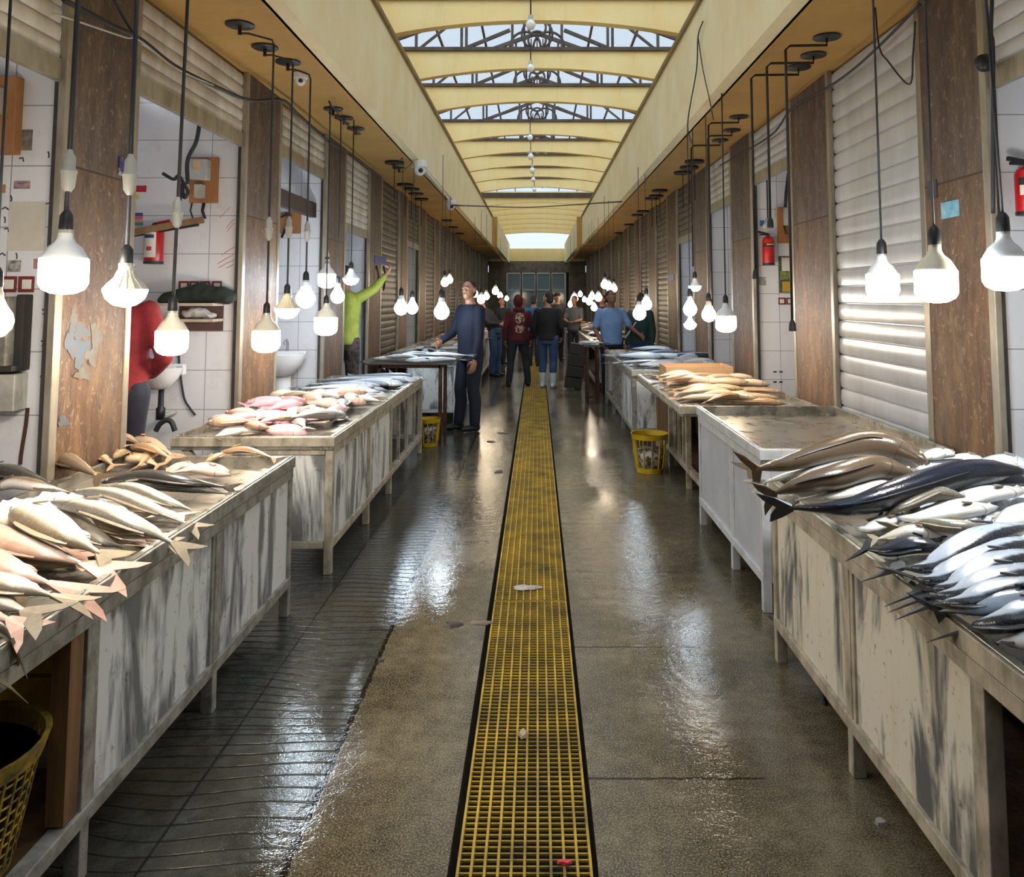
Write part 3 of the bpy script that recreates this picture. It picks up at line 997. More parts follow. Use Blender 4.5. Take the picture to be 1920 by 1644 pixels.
heap(26, -1.84, -1.55, 1.35, 3.2, TB + .015, ['croaker', 'croaker', 'silver', 'pink'], 'pale fish at the bottom of the nearest pile, partly covered by the fish above', 'lower fish of the nearest washbasin-side pile', (.4, .5), .048, 1, (-30, -8), seed=31, thick=.66)
heap(24, 1.5, 1.85, 1.5, 3.3, TB, ['mack', 'white', 'white', 'silver'], 'silvery fish at the bottom of the pile on the beige counter, partly covered', 'lower fish of the beige counter pile', (.44, .56), .05, 1, (165, 195), seed=32, thick=.7)
L1 = [
    ('croaker', [(22, 960, .90), (70, 972, .91), (130, 1005, .89), (188, 1038, .84)], .06, 'plump pale fish on top of the pile, the widest body near the aisle rim', dict(shape='full', thick=.7)),
    ('pink', [(-150, 965, .87), (-60, 990, .87), (60, 1030, .86), (160, 1058, .82)], .056, 'pinkish fish whose broad forked pink tail reaches farthest over the rim', dict(tail=.22, spread=1.25)),
    ('pink', [(-230, 1000, .87), (-80, 1030, .87), (20, 1070, .86), (100, 1096, .82)], .054, 'pinkish fish with a frayed pink tail, next nearer than the farthest-reaching pink tail', dict(tail=.24, spread=1.1)),
    ('silver', [(96, 940, .89), (180, 955, .90), (265, 988, .86), (328, 1020, .81)], .044, 'grey silver fish lying above the olive one, tail hanging at the rim', dict(flip=1)),
    ('croaker', [(150, 965, .845), (215, 988, .845), (262, 998, .82), (306, 1012, .79)], .040, 'olive tan fish lying under the grey silver one near the rim', dict()),
    ('silver', [(88, 952, .855), (145, 975, .85), (190, 1012, .82), (236, 1028, .79)], .036, 'slim taupe fish squeezed between the plump pale fish and the olive one', dict()),
    ('silver', [(137, 922, .855), (210, 925, .87), (290, 955, .83), (352, 982, .79)], .036, 'long slender grey fish with a dark snout above the grey silver one', dict()),
    ('silver', [(200, 914, .845), (250, 915, .855), (318, 942, .82), (362, 957, .79)], .034, 'slim grey fish beneath the dark scaly pair, tail at the counter corner', dict()),
    ('dark', [(190, 905, .83), (270, 893, .85), (350, 903, .84), (425, 914, .81)], .04, 'upper long black scaly fish lying across the tray', dict(thick=.75, tail=.12)),
    ('dark', [(235, 912, .82), (300, 908, .82), (370, 916, .81), (428, 926, .795)], .036, 'lower black scaly fish half hidden under the other black one', dict(thick=.75, tail=.12)),
    ('brown', [(52, 872, .83), (90, 858, .86), (135, 868, .86), (182, 892, .82)], .055, 'thick brown-backed fish humped near the shop side rim', dict(thick=.8)),
    ('gold', [(112, 858, .81), (135, 860, .82), (158, 874, .81), (176, 886, .79)], .022, 'small golden fish with a yellow tail beside the humped brown-backed one', dict()),
    ('dark', [(-60, 892, .84), (0, 886, .86), (45, 892, .85), (95, 905, .82)], .05, 'dark grey-blue fish at the shop side, behind the bright ice', dict(thick=.8)),
    ('brown', [(-20, 918, .84), (25, 905, .86), (80, 912, .85), (128, 922, .81)], .042, 'dark snouted fish just behind the brightest patch of ice', dict(flip=-1)),
    ('croaker', [(-90, 942, .87), (-40, 948, .88), (20, 985, .86), (90, 1020, .83)], .05, 'pale fish lit almost white below the hanging bulb', dict()),
    ('pink', [(-120, 985, .855), (-30, 1005, .86), (70, 1022, .84), (140, 1040, .82)], .036, 'narrow pink fish tucked under the plump pale one', dict()),
    ('croaker', [(-160, 1066, .87), (-40, 1088, .87), (40, 1102, .86), (102, 1118, .83)], .044, 'cream fish with a white two-pronged tail below the frayed pink tail', dict(tail=.26, spread=.9)),
    ('silver', [(-220, 1086, .86), (-100, 1108, .86), (-20, 1127, .84), (48, 1146, .835)], .05, 'greyish fish whose ragged wide tail overhangs the basket bay', dict(tail=.26, spread=1.25)),
    ('pink', [(-220, 1122, .84), (-110, 1137, .85), (-40, 1150, .83), (20, 1162, .83)], .044, 'pale pink fish, tail draped over the rim above the basket', dict(tail=.25, droop=.3)),
    ('silver', [(-200, 1140, .88), (-100, 1150, .89), (-20, 1168, .865), (20, 1200, .805)], .04, 'fish whose narrow tail hangs straight down past the rim', dict(tail=.3, spread=.7, droop=.8)),
    ('croaker', [(-240, 1180, .86), (-140, 1200, .87), (-60, 1240, .82), (-8, 1274, .745)], .04, 'fish of which only the drooping pale tail tip shows above the basket', dict(tail=.3, spread=.7)),
]
for spc, px, h, lab, kw in L1:
    fpx(spc, px, h, lab, G1, **kw)
# tan bream heap in the far corner of the tray
BR = [((172, 836), (225, 838), .83, 'top tan bream of the heap, with a reddish tail by the shop side'),
      ((160, 852), (212, 872), .80, 'grey-cheeked bream at the shop end of the tan heap'),
      ((236, 860), (296, 872), .80, 'tan bream lying lowest at the front of the heap'),
      ((246, 838), (318, 858), .84, 'long pale bream curving over the middle of the heap'),
      ((300, 846), (262, 872), .81, 'broad tan bream at the aisle side of the heap'),
      ((205, 822), (262, 832), .83, 'pale bream at the back of the heap, against the far rim'),
      ((252, 822), (322, 852), .825, 'narrow bream sloping down the aisle side of the heap'),
      ((215, 858), (250, 850), .815, 'small pink-lipped bream peeping out between two larger ones')]
for k, (a, c, z, lab) in enumerate(BR):
    m = ((a[0] + c[0]) / 2, (a[1] + c[1]) / 2 - 7)
    fpx('bream', [(*a, z), (*m, z + .012), (*c, z)], .042 if k != 7 else .03, lab, 'tan bream heap', shape='deep', thick=.6, flip=1 if k % 2 else -1, roll=R(rnd.uniform(-14, 14)))
B2 = [((432, 890), (325, 885), .80, .05, 'pink-bellied fish with a blunt pink snout beside the black scaly pair'),
      ((372, 876), (300, 892), .79, .035, 'thin pinkish fish with its tail toward the heap, beside the blunt-snouted one'),
      ((412, 848), (512, 858), .81, .03, 'curved pale tan fish alone near the far aisle corner of the tray'),
      ((385, 868), (440, 858), .785, .026, 'small flat fish lying under the curved one in the tray corner')]
for a, c, z, h, lab in B2:
    m = ((a[0] + c[0]) / 2, (a[1] + c[1]) / 2 - 10)
    fpx('pink' if h > .033 else 'tan', [(*a, z), (*m, z + .015), (*c, z)], h, lab, 'loose fish beside the tan heap', shape='full', thick=.6)
ice('crushed_ice', 'crushed ice glaring white under the nearest dome bulb', (-1.86, 3.0, TB), .28, .42, .11, 3)
ice('crushed_ice', 'crushed ice under the pink-tailed fish nearest the aisle', (-1.72, 1.75, TB), .4, .6, .075, 4)

# ---------------------------------------------------------------- nearest counter, other side
G2 = 'fish on the stained beige counter'
R1 = [
    ('brown', [(1738, 866, .96), (1685, 840, .99), (1620, 832, 1.0), (1540, 850, .97), (1465, 872, .93), (1420, 880, .90)], .062, 'topmost big brown fish arching over the pile', dict(spread=1.7, thick=.95, tail=.1, roll=R(35), flip=-1)),
    ('brown', [(1716, 890, .93), (1640, 876, .95), (1560, 896, .93), (1490, 912, .90), (1450, 926, .87)], .055, 'second brown-backed fish lying just below the topmost one', dict(spread=1.7, thick=.95, tail=.12, roll=R(30), flip=-1)),
    ('white', [(1722, 874, .92), (1650, 862, .93), (1560, 880, .91), (1480, 892, .87), (1430, 905, .84)], .05, 'white-bellied fish wedged between the two brown-backed ones', dict(tail=.12)),
    ('brown', [(1700, 858, .90), (1590, 860, .91), (1480, 868, .88), (1410, 880, .86)], .05, 'fish whose thin dark tail reaches farthest toward the empty counter', dict(spread=1.7, tail=.1, thick=.9)),
    ('blue', [(1925, 884, .93), (1815, 888, .95), (1700, 920, .92), (1590, 950, .88), (1475, 952, .85)], .062, 'very long dark blue fish stretched right across the pile', dict(thick=.95, tail=.1, spread=1.3, roll=R(25), flip=-1)),
    ('blue', [(1935, 902, .90), (1850, 902, .91), (1760, 920, .89), (1690, 940, .86)], .045, 'shorter blue-shouldered fish under the very long dark blue one', dict(spread=1.7, thick=.9, roll=R(20), flip=-1)),
    ('white', [(1800, 892, .885), (1690, 898, .89), (1580, 925, .87), (1490, 938, .84)], .05, 'silvery white fish lying along the upper edge of the long dark blue one', dict(tail=.1, flip=1)),
    ('silver', [(1815, 935, .90), (1750, 926, .91), (1690, 950, .88), (1650, 972, .84)], .046, 'grey-sided fish with a dark snout, just below the long dark blue one', dict(shape='full', flip=-1, roll=R(20))),
    ('white', [(1925, 920, .89), (1850, 926, .90), (1780, 945, .88), (1720, 955, .85)], .046, 'cream white fish beneath the blue-shouldered one', dict(flip=1)),
    ('white', [(1870, 950, .88), (1790, 958, .89), (1720, 972, .86), (1670, 968, .84)], .046, 'pale fish with a yellowish tail in the middle of the white-fish row', dict()),
    ('silver', [(1868, 992, .88), (1790, 990, .885), (1735, 985, .86), (1680, 988, .84)], .044, 'taupe-sided curved fish lowest of the white-fish row', dict(flip=-1, roll=R(15))),
    ('silver', [(1765, 1004, .85), (1715, 996, .855), (1675, 1004, .835), (1645, 1010, .82)], .034, 'small grey-bellied fish close to the rim', dict()),
    ('white', [(1700, 965, .84), (1660, 978, .835), (1625, 992, .82), (1598, 985, .80)], .03, 'small whitish fish at the rim with its yellow tail over the tray edge', dict()),
    ('blue', [(1770, 1030, .85), (1715, 1022, .86), (1665, 1032, .835), (1625, 1030, .82)], .045, 'short dark-backed fish under the first silver mackerel', dict(spread=1.7, flip=-1)),
    ('mack', [(1935, 985, .91), (1840, 1008, .92), (1750, 1060, .87), (1690, 1066, .83)], .05, 'first silver mackerel, broadest and brightest, tail at the tray rim', dict(spread=1.7, flip=-1, roll=R(5))),
    ('mack', [(1950, 1015, .89), (1860, 1032, .90), (1760, 1085, .86), (1715, 1085, .82)], .048, 'second silver mackerel with a dark stripe down its back', dict(spread=1.7, flip=-1, roll=R(5))),
    ('mack', [(1960, 1040, .885), (1870, 1055, .895), (1790, 1098, .86), (1730, 1108, .815)], .048, 'third silver mackerel from the white-fish row', dict(spread=1.7, flip=-1, roll=R(5))),
    ('mack', [(1975, 1065, .88), (1880, 1082, .89), (1800, 1112, .86), (1735, 1120, .815)], .048, 'fourth silver mackerel from the white-fish row', dict(spread=1.7, flip=-1, roll=R(5))),
    ('mack', [(1985, 1095, .88), (1890, 1105, .885), (1810, 1128, .86), (1745, 1135, .815)], .047, 'fifth silver mackerel from the white-fish row, black along its back', dict(spread=1.7, flip=-1, roll=R(5))),
    ('blue', [(1995, 1120, .87), (1900, 1124, .875), (1830, 1140, .85), (1765, 1146, .81)], .044, 'almost black fish beneath the row of silver mackerel', dict(spread=1.7, flip=1, roll=R(20))),
    ('mack', [(2010, 1135, .87), (1930, 1150, .88), (1860, 1172, .84), (1815, 1180, .79)], .05, 'silver mackerel with a wide V tail hanging over the rim', dict(flip=-1, tail=.2, spread=1.7, roll=R(5), fork=.7)),
    ('mack', [(2040, 1180, .85), (1980, 1192, .86), (1915, 1200, .83), (1870, 1205, .79)], .044, 'mackerel whose pale pointed tail juts out over the corner post', dict(flip=1, tail=.24, spread=1.2, fork=.7)),
    ('mack', [(2090, 1235, .84), (2020, 1238, .83), (1960, 1240, .80), (1925, 1245, .74)], .042, 'mackerel hanging nearest the camera, forked tail down past the rim', dict(flip=1, tail=.26, spread=1.6, fork=.65, droop=.35)),
    ('white', [(1790, 852, .96), (1765, 848, .96), (1735, 856, .95), (1700, 862, .92)], .034, 'small pinkish white fish head poking out behind the topmost brown one', dict()),
    ('white', [(1850, 866, .93), (1815, 860, .94), (1770, 868, .92), (1730, 880, .89)], .04, 'pale grey fish at the back beside the pinkish white head', dict()),
    ('ribbon', [(1940, 880, .93), (1890, 868, .94), (1835, 878, .92), (1780, 892, .89)], .05, 'silvery fish at the very back against the shop pillar', dict(thick=.8)),
    ('white', [(1960, 945, .88), (1915, 965, .90), (1880, 985, .88), (1850, 1000, .85)], .05, 'whitest plump fish of the pile, lying belly up', dict(shape='full')),
]
for spc, px, h, lab, kw in R1:
    fpx(spc, px, h, lab, G2, **kw)
p = at_z(1880, 930, .8)
ice('crushed_ice', 'crushed ice beneath the silvery fish on the beige counter', (1.74, 2.5, TB), .40, .75, .115, 8)
ice('crushed_ice', 'crushed ice round the head of the second brown-backed fish', (1.75, 3.35, TB), .36, .34, .16, 9)

# ---------------------------------------------------------------- heaps on the other counters
heap(54, -2.0, -1.4, 5.02, 6.62, TB, ['rose', 'white', 'white', 'pink', 'rose', 'croaker'], 'rosy or whitish fish in the brightly lit heap on the cream framed counter', 'rosy fish heap', (.26, .42), .058, 3, seed=11, shape='full', thick=.6, zstep=.03)
heap(24, -1.85, -1.5, 6.92, 8.42, TB, ['ribbon', 'ribbon', 'mack'], 'long silvery blue fish in the far tray of the cream framed counter', 'silvery fish in the far tray', (.55, .75), .045, 2, (160, 200), seed=12, shape='ribbon')
heap(38, 1.3, 1.95, 6.3, 8.05, TB, ['tan', 'tan', 'bream'], 'tan fish heaped on the timber fronted counter', 'tan fish heap', (.36, .5), .05, 3, (150, 215), seed=13, thick=.62, drop=.01)
heap(26, 1.2, 2.0, 9.1, 12.2, .77, ['mack', 'mack', 'blue', 'ribbon'], 'silver or dark-backed fish on the grey counter beyond the plank crate', 'silver fish beyond the crate', (.55, .8), .06, 2, (155, 215), seed=14, thick=.7)
heap(9, -1.84, -1.02, 9.08, 9.62, .888, ['mack', 'white', 'ribbon'], 'silver fish on the dark board of the rusty stand', 'fish on the rusty stand', (.42, .6), .05, 2, (-25, 25), seed=15)
heap(12, -1.95, -1.2, 10.6, 13.8, .79, ['mack', 'white', 'ribbon'], 'pale fish on the white edged counter behind the rusty stand', 'fish on the white edged counter', (.4, .6), .06, 1, seed=16)
heap(14, -1.95, -1.2, 15.5, 21.0, .77, ['tan', 'white', 'rose'], 'fish on the far counter on the washbasin side', 'fish on the far washbasin-side counter', (.4, .6), .07, 1, seed=17, detail=0)
heap(16, 1.15, 1.95, 14.2, 19.2, .77, ['mack', 'white', 'silver'], 'fish on the far grey counter past the pale blue shirt', 'fish on the far grey counter', (.45, .65), .075, 1, seed=18, detail=0)
heap(10, 1.2, 1.95, 20.5, 25.5, .77, ['tan', 'white'], 'fish on the farthest counter under the warm bulbs', 'fish on the farthest counter', (.45, .65), .08, 1, seed=19, detail=0)
heap(3, .80, .92, 12.55, 12.8, .887, ['blue', 'mack'], 'dark fish on the thin dark iron stand', 'fish on the thin stand', (.35, .45), .04, 1, (-30, 30), seed=20)
# ================================================================ hanging lamps
M_BLK = M('black_plastic', srgb(24, 24, 26), srgb(34, 34, 36), .45)
M_CORD = M('dark_cord', srgb(38, 40, 44), None, .6)
M_CONN = M('off_white_plastic', srgb(186, 186, 178), srgb(160, 158, 148), .5)
M_NECKW = M('white_lamp_body', srgb(226, 228, 226), None, .35)
M_NECKY = M('yellowed_lamp_body', srgb(230, 222, 200), srgb(214, 204, 176), .4)
M_BRASS = M('lamp_cap', srgb(190, 186, 174), None, .35, .5)
M_IRON = M('dark_iron', srgb(40, 36, 34), srgb(58, 50, 44), .6, .4)
_em = {}


def emit(kind, power):
    k = (kind, power)
    if k not in _em:
        c = {'warm': (1, .80, .56, 1), 'neutral': (1, .90, .76, 1), 'cool': (.72, .87, 1, 1)}[kind]
        t = NT('lit_%s_%s' % (kind, power))
        _em[k] = t.done((.9, .9, .9, 1), .4, 0., Emission__Color=c, Emission__Strength=power)
    return _em[k]


def lamp(label, u, v, w, Y, style, tone, power=22., disc=None, neck='w', conn=None, arm=None, cord_r=.004, group=None, shift=(0, 0), lit=True, simple=False):
    """bulb of pixel width w at depth Y hanging from the canopy"""
    c = at_y(u, v, Y)
    D = w * Y / 1505.0
    root = empty('hanging_lamp', (c.x, c.y, c.z), 0, label, 'lamp', group)
    nm = M_NECKW if neck == 'w' else M_NECKY
    em = emit(tone, power)
    r = D / 2
    n = 14 if simple else 20
    if style == 'T':
        globe = [(r * .05, -r * 1.05), (r * .5, -r * 1.0), (r * .85, -r * .82), (r, -r * .55), (r, r * .5), (r * .96, r * .56)]
        nk = [(r * .95, r * .561), (r * .9, r * .7), (r * .7, r * 1.05), (r * .42, r * 1.3), (r * .32, r * 1.5), (r * .3, r * 1.7)]
    elif style == 'dome':
        globe = [(r * .05, -r * .78), (r * .5, -r * .68), (r * .85, -r * .38), (r, 0), (r * .98, r * .06)]
        nk = [(r * .98, r * .061), (r * .8, r * .3), (r * .5, r * .6), (r * .36, r * .95), (r * .34, r * 1.15)]
    else:
        globe = [(r * .05, -r), (r * .55, -r * .84), (r * .9, -r * .42), (r, 0), (r * .9, r * .42), (r * .62, r * .85), (r * .45, r * 1.25)]
        nk = [(r * .45, r * 1.251), (r * .42, r * 1.55), (r * .36, r * 1.75)]
    MB().lathe(c, globe, n).build('bulb_globe', em if lit else nm, root, smooth=True, angle=50)
    nb = MB().lathe(c, nk, n)
    nb.build('bulb_neck', nm, root, smooth=True, angle=60)
    if style == 'dome' and not simple:
        fb = MB()
        for k in range(18):
            a = 2 * math.pi * k / 18
            q = [V(c) + V((math.cos(a) * (pr + .001), math.sin(a) * (pr + .001), pz)) for pr, pz in nk[:-1]]
            fb.tube(q, D * .011, 4)
        fb.build('cooling_rib', nm, root)
    zt = c.z + nk[-1][1]
    hr = min(nk[-1][0] * 1.05, .022) if not simple else nk[-1][0]
    hr = max(hr, .014)
    MB().lathe((c.x, c.y, zt), [(nk[-1][0], 0), (nk[-1][0], .012)], 12).build('bulb_cap', M_BRASS, root, smooth=True, angle=40)
    hl = hr * 3.1
    MB().lathe((c.x, c.y, zt + .008), [(hr * .98, 0), (hr * 1.05, hl * .1), (hr * .95, hl * .75), (hr * .6, hl * .95), (hr * .25, hl * 1.05)], 14).build('lamp_holder', M_BLK, root, smooth=True, angle=40)
    z0 = zt + .008 + hl
    top = V((c.x + shift[0], c.y + shift[1], ZS))
    pts = [(c.x, c.y, z0 - .01)]
    if conn is not None:
        zc = conn
        q = V((c.x, c.y, zc)).lerp(V((top.x, top.y, zc)), (zc - z0) / (ZS - z0))
        cb = MB().lathe(q, [(.007, -.075), (.02, -.055), (.024, -.01), (.027, 0), (.02, .012), (.02, .05), (.012, .062), (.008, .075)], 12)
        cb.build('inline_connector', M_CONN, root, smooth=True, angle=40)
    if disc:
        d = at_z(disc[0], disc[1], ZS)
        zb = ZS - .06
        pts += [(top.x, top.y, zb - .04), (top.x - .012 * (1 if d.x < top.x else -1), top.y, zb - .008), (d.x + (.05 if d.x < top.x else -.05), d.y, zb), (d.x, d.y, zb)]
        MB().lathe((d.x, d.y, ZS - .014), [(.085, 0), (.09, .004), (.088, .013)], 22).build('ceiling_plate', M_BLK, root, smooth=True, angle=40)
        MB().lathe((d.x, d.y, zb - .008), [(.012, 0), (.012, .05)], 8).build('plate_stem', M_IRON, root)
        MB().tube(pts, [cord_r] * 2 + [.008] * 3 if False else cord_r, 6).build('cord', M_CORD, root, smooth=True)
    else:
        pts += [(top.x, top.y, ZS - .002)]
        MB().tube(pts, cord_r, 6).build('cord', M_CORD, root, smooth=True)
    return root


NEAR = 115.
lamp('big cylindrical bulb glaring warm white, before the pillar with blue paint smears', 120, 508, 84, 2.7, 'T', 'neutral', 85., cord_r=.009, conn=2.05, shift=(-.02, .05))
lamp('dome bulb with a ribbed yellowed neck, lit warm, in front of the red-shirted man', 235, 545, 79, 2.85, 'dome', 'neutral', 120., neck='y', cord_r=.008, conn=2.06)
lamp('warm pear bulb cut by the edge of the view, before the grey meter box', -12, 602, 66, 2.15, 'pear', 'neutral', 150., neck='y')
lamp('cylindrical warm bulb with a cream neck hanging before the wall shelf', 322, 636, 58, 3.75, 'T', 'neutral', NEAR, neck='y', conn=2.02, cord_r=.008, shift=(0, .05))
lamp('warm cylindrical bulb hanging in front of the second brown pillar, dark blue holder', 499, 634, 51, 5.0, 'T', 'warm', 80., disc=(450, 45), neck='y', conn=2.05, cord_r=.007)
lamp('cool white bulb with a cream neck hanging before the pedestal washbasin', 538, 580, 46, 5.45, 'dome', 'cool', 70., disc=(497, 87), neck='y', conn=2.1, cord_r=.007)
lamp('cool round bulb hung just beyond the one before the pedestal washbasin', 573, 560, 36, 5.8, 'pear', 'cool', 60., disc=(540, 115), conn=2.1, cord_r=.007)
lamp('warm barrel-shaped bulb below the cluster, in front of the third brown pillar', 611, 607, 42, 6.6, 'T', 'warm', 60., disc=(625, 203), neck='y', cord_r=.006)
lamp('cool flattened bulb at the top of the cluster before the third brown pillar', 613, 523, 33, 7.0, 'T', 'cool', 60., disc=(645, 220), conn=1.95, cord_r=.006)
lamp('small pear bulb in the middle of the cluster by the third brown pillar', 633, 556, 26, 7.3, 'pear', 'cool', 50., disc=(667, 240), cord_r=.006)
lamp('shallow dome bulb lit cool, in front of the raised yellow-green sleeve', 658, 523, 30, 7.6, 'dome', 'cool', 50., cord_r=.006)
FAR = 34.
lamp('cool bulb over the rusty stand, one of a touching pair, nearer the shops', 752, 578, 26, 9.3, 'pear', 'cool', FAR, disc=(738, 303), simple=True)
lamp('cool bulb over the rusty stand, one of a touching pair, nearer the aisle', 773, 578, 22, 9.6, 'pear', 'cool', FAR, disc=(748, 314), simple=True)
lamp('single cool bulb hanging just beside the blue-sweatered man', 828, 585, 29, 9.5, 'pear', 'cool', FAR, simple=True)
lamp('big white cylindrical bulb nearest the extinguisher with two labels', 1884, 505, 78, 2.8, 'T', 'neutral', NEAR, cord_r=.005, shift=(-.03, .02))
lamp('cool cylindrical bulb with a cream neck in front of the big worn pillar', 1755, 528, 76, 2.85, 'T', 'cool', NEAR, neck='y', cord_r=.004)
lamp('cylindrical bulb on a thin cord hanging before the closed white shutter', 1655, 530, 59, 3.7, 'T', 'neutral', 60., cord_r=.005)
lamp('warm cylindrical bulb with a grey neck beside the pillar left of the narrow shop', 1361, 603, 38, 6.6, 'T', 'warm', 70., disc=(1525, 102) if False else None, neck='w', cord_r=.006)
lamp('warm pear bulb with an orange neck between two lamp clusters over the tan fish', 1329, 590, 27, 7.4, 'pear', 'warm', 60., neck='y', simple=True)
lamp('cool small round bulb above its warm twin, over the tan fish', 1294, 580, 26, 7.8, 'pear', 'cool', 50., simple=True)
lamp('warm flattened bulb right below a cool one, over the tan fish', 1294, 608, 25, 8.2, 'dome', 'warm', 50., simple=True)
lamp('highest cool bulb over the tan fish counter', 1303, 537, 24, 8.0, 'dome', 'cool', 50., simple=True)
lamp('cool bulb in front of the green-aproned person, lower of two', 1199, 588, 25, 10.4, 'pear', 'cool', FAR, simple=True)
lamp('cool bulb in front of the green-aproned person, upper of two', 1212, 571, 21, 11.0, 'pear', 'cool', FAR, simple=True)
far = [(834, 530, 15, 13.0, 'warm'), (843, 525, 13, 13.4, 'warm'), (890, 551, 13, 17.0, 'warm'), (902, 562, 15, 15.6, 'warm'), (912, 556, 12, 16.4, 'warm'), (929, 546, 13, 19.0, 'warm'), (938, 555, 10, 23., 'warm'),
       (1134, 534, 15, 13.4, 'warm'), (1142, 538, 14, 14.0, 'warm'), (1151, 541, 13, 14.6, 'warm'), (1077, 560, 14, 20.5, 'warm'), (1070, 571, 11, 22., 'warm'), (1110, 556, 12, 17.5, 'warm'), (1122, 558, 14, 17.0, 'warm'), (1105, 566, 12, 18.5, 'neutral'), (1114, 577, 12, 19.0, 'warm'),
       (1088, 552, 9, 27., 'warm'), (1096, 562, 9, 26., 'warm'), (950, 560, 8, 27., 'neutral')]
for i, (u, v, w, y, tn) in enumerate(far):
    lamp('small bright bulb far down the hall over the %s counters, warm glare' % ('washbasin side' if u < 1007 else 'empty counter side'), u, v, w, y, 'pear', tn, 34., group='far bulbs, ' + ('washbasin side' if u < 1007 else 'empty counter side'), simple=True)


def bare_rod(label, disc, uv_elbow, Y, vend, holder=True, group=None):
    """iron rod hooked under the canopy without a bulb"""
    d = at_z(disc[0], disc[1], ZS)
    e = at_y(uv_elbow[0], uv_elbow[1], d.y)
    root = empty('lamp_rod', (d.x, d.y, ZS), 0, label, 'lamp rod', group)
    MB().lathe((d.x, d.y, ZS - .014), [(.085, 0), (.09, .004), (.088, .013)], 22).build('ceiling_plate', M_BLK, root, smooth=True, angle=40)
    zb = ZS - .06
    end = at_y(uv_elbow[0], vend, d.y).z
    MB().tube([(d.x, d.y, ZS - .01), (d.x, d.y, zb), (e.x + (.03 if d.x > e.x else -.03), d.y, zb - .004), (e.x, d.y, zb - .03), (e.x, d.y, end)], .009, 6).build('rod', M_IRON, root, smooth=True)
    if holder:
        MB().lathe((e.x, d.y, end - .07), [(.022, 0), (.024, .01), (.02, .05), (.008, .075)], 12).build('lamp_holder', M_BLK, root, smooth=True, angle=40)


bare_rod('iron rod on the nearest black ceiling plate above the closed white shutter, no bulb', (1550, 68), (1472, 62), 0, 600)
bare_rod('iron rod on the middle of three black ceiling plates above the closed white shutter', (1525, 102), (1437, 97), 0, 408)
bare_rod('thick iron rod on the farthest of three black plates, ending in an empty black holder', (1497, 125), (1408, 123), 0, 505)
bare_rod('bent rod under the canopy over the tan fish, nearest of its group', (1385, 218), (1328, 228), 0, 560, False)
bare_rod('bent rod under the canopy over the tan fish, second of its group', (1372, 243), (1327, 262), 0, 520, False)
bare_rod('bent rod under the canopy over the tan fish, third of its group', (1350, 262), (1296, 276), 0, 500, False)
for i, (u, v) in enumerate([(1302, 301), (1292, 312), (1280, 322), (1237, 356), (1230, 366), (1222, 371), (1205, 395), (1195, 402), (740, 303), (760, 345), (772, 353), (780, 362), (790, 372), (838, 412), (850, 425), (862, 437), (1180, 420), (1160, 436)]):
    d = at_z(u, v, ZS)
    root = empty('ceiling_rose', (d.x, d.y, ZS), 0, 'small black lamp plate under the canopy on the %s, far part' % ('empty counter side' if u > 1007 else 'washbasin side'), 'lamp plate', 'black lamp plates, ' + ('empty counter side' if u > 1007 else 'washbasin side'))
    MB().lathe((d.x, d.y, ZS - .03), [(.12, 0), (.125, .006), (.12, .029)], 18).build('plate', M_BLK, root, smooth=True, angle=40)
    MB().tube([(d.x, d.y, ZS - .03), (d.x, d.y, ZS - .5)], .006, 5).build('rod', M_IRON, root)
# unlit globe bulbs under the arched beams
for i, (u, v, w, k) in enumerate([(995, 47, 20, 4), (995, 128, 15, 5), (994, 258, 11, 7), (995, 294, 12, 8), (998, 320, 11, 9), (1000, 337, 9, 10), (1002, 356, 8, 11)]):
    Y = YC[k] - .25
    c = at_y(u, v, Y)
    r = w * Y / 1505 / 2
    root = empty('ceiling_bulb', tuple(c), 0, 'unlit white globe bulb under the middle of the %s visible arched beam' % ORD[i], 'bulb', 'unlit bulbs along the roof ridge')
    MB().lathe(c, [(r * .05, -r), (r * .6, -r * .8), (r, 0), (r * .85, r * .5), (r * .5, r)], 16).build('globe', M('white_globe', srgb(240, 240, 238), None, .2), root, smooth=True)
    MB().lathe((c.x, c.y, c.z + r), [(r * .5, 0), (r * .45, r * .9), (r * .2, r)], 12).build('lamp_holder', M_CONN, root, smooth=True, angle=40)
    zz = TRZ + .02
    MB().tube([(c.x, c.y, c.z + r * 1.8), (c.x, c.y, max(zz, c.z + r * 2.2)), (c.x, YC[k] - .05, max(zz, c.z + r * 2.2))], .012, 6).build('stem', M_IRON, root)

# ---------------------------------------------------------------- cables and cameras
def cable(label, pts, r=.006, mat=None, sag=0.):
    P = crom([V(p) for p in pts], 8 * len(pts))
    if sag:
        n = len(P) - 1
        P = [p - V((0, 0, sag * 4 * (i / n) * (1 - i / n))) for i, p in enumerate(P)]
    return tag(MB().tube(P, r, 6).build('cable', mat or M_CORD, smooth=True), label, 'cable')


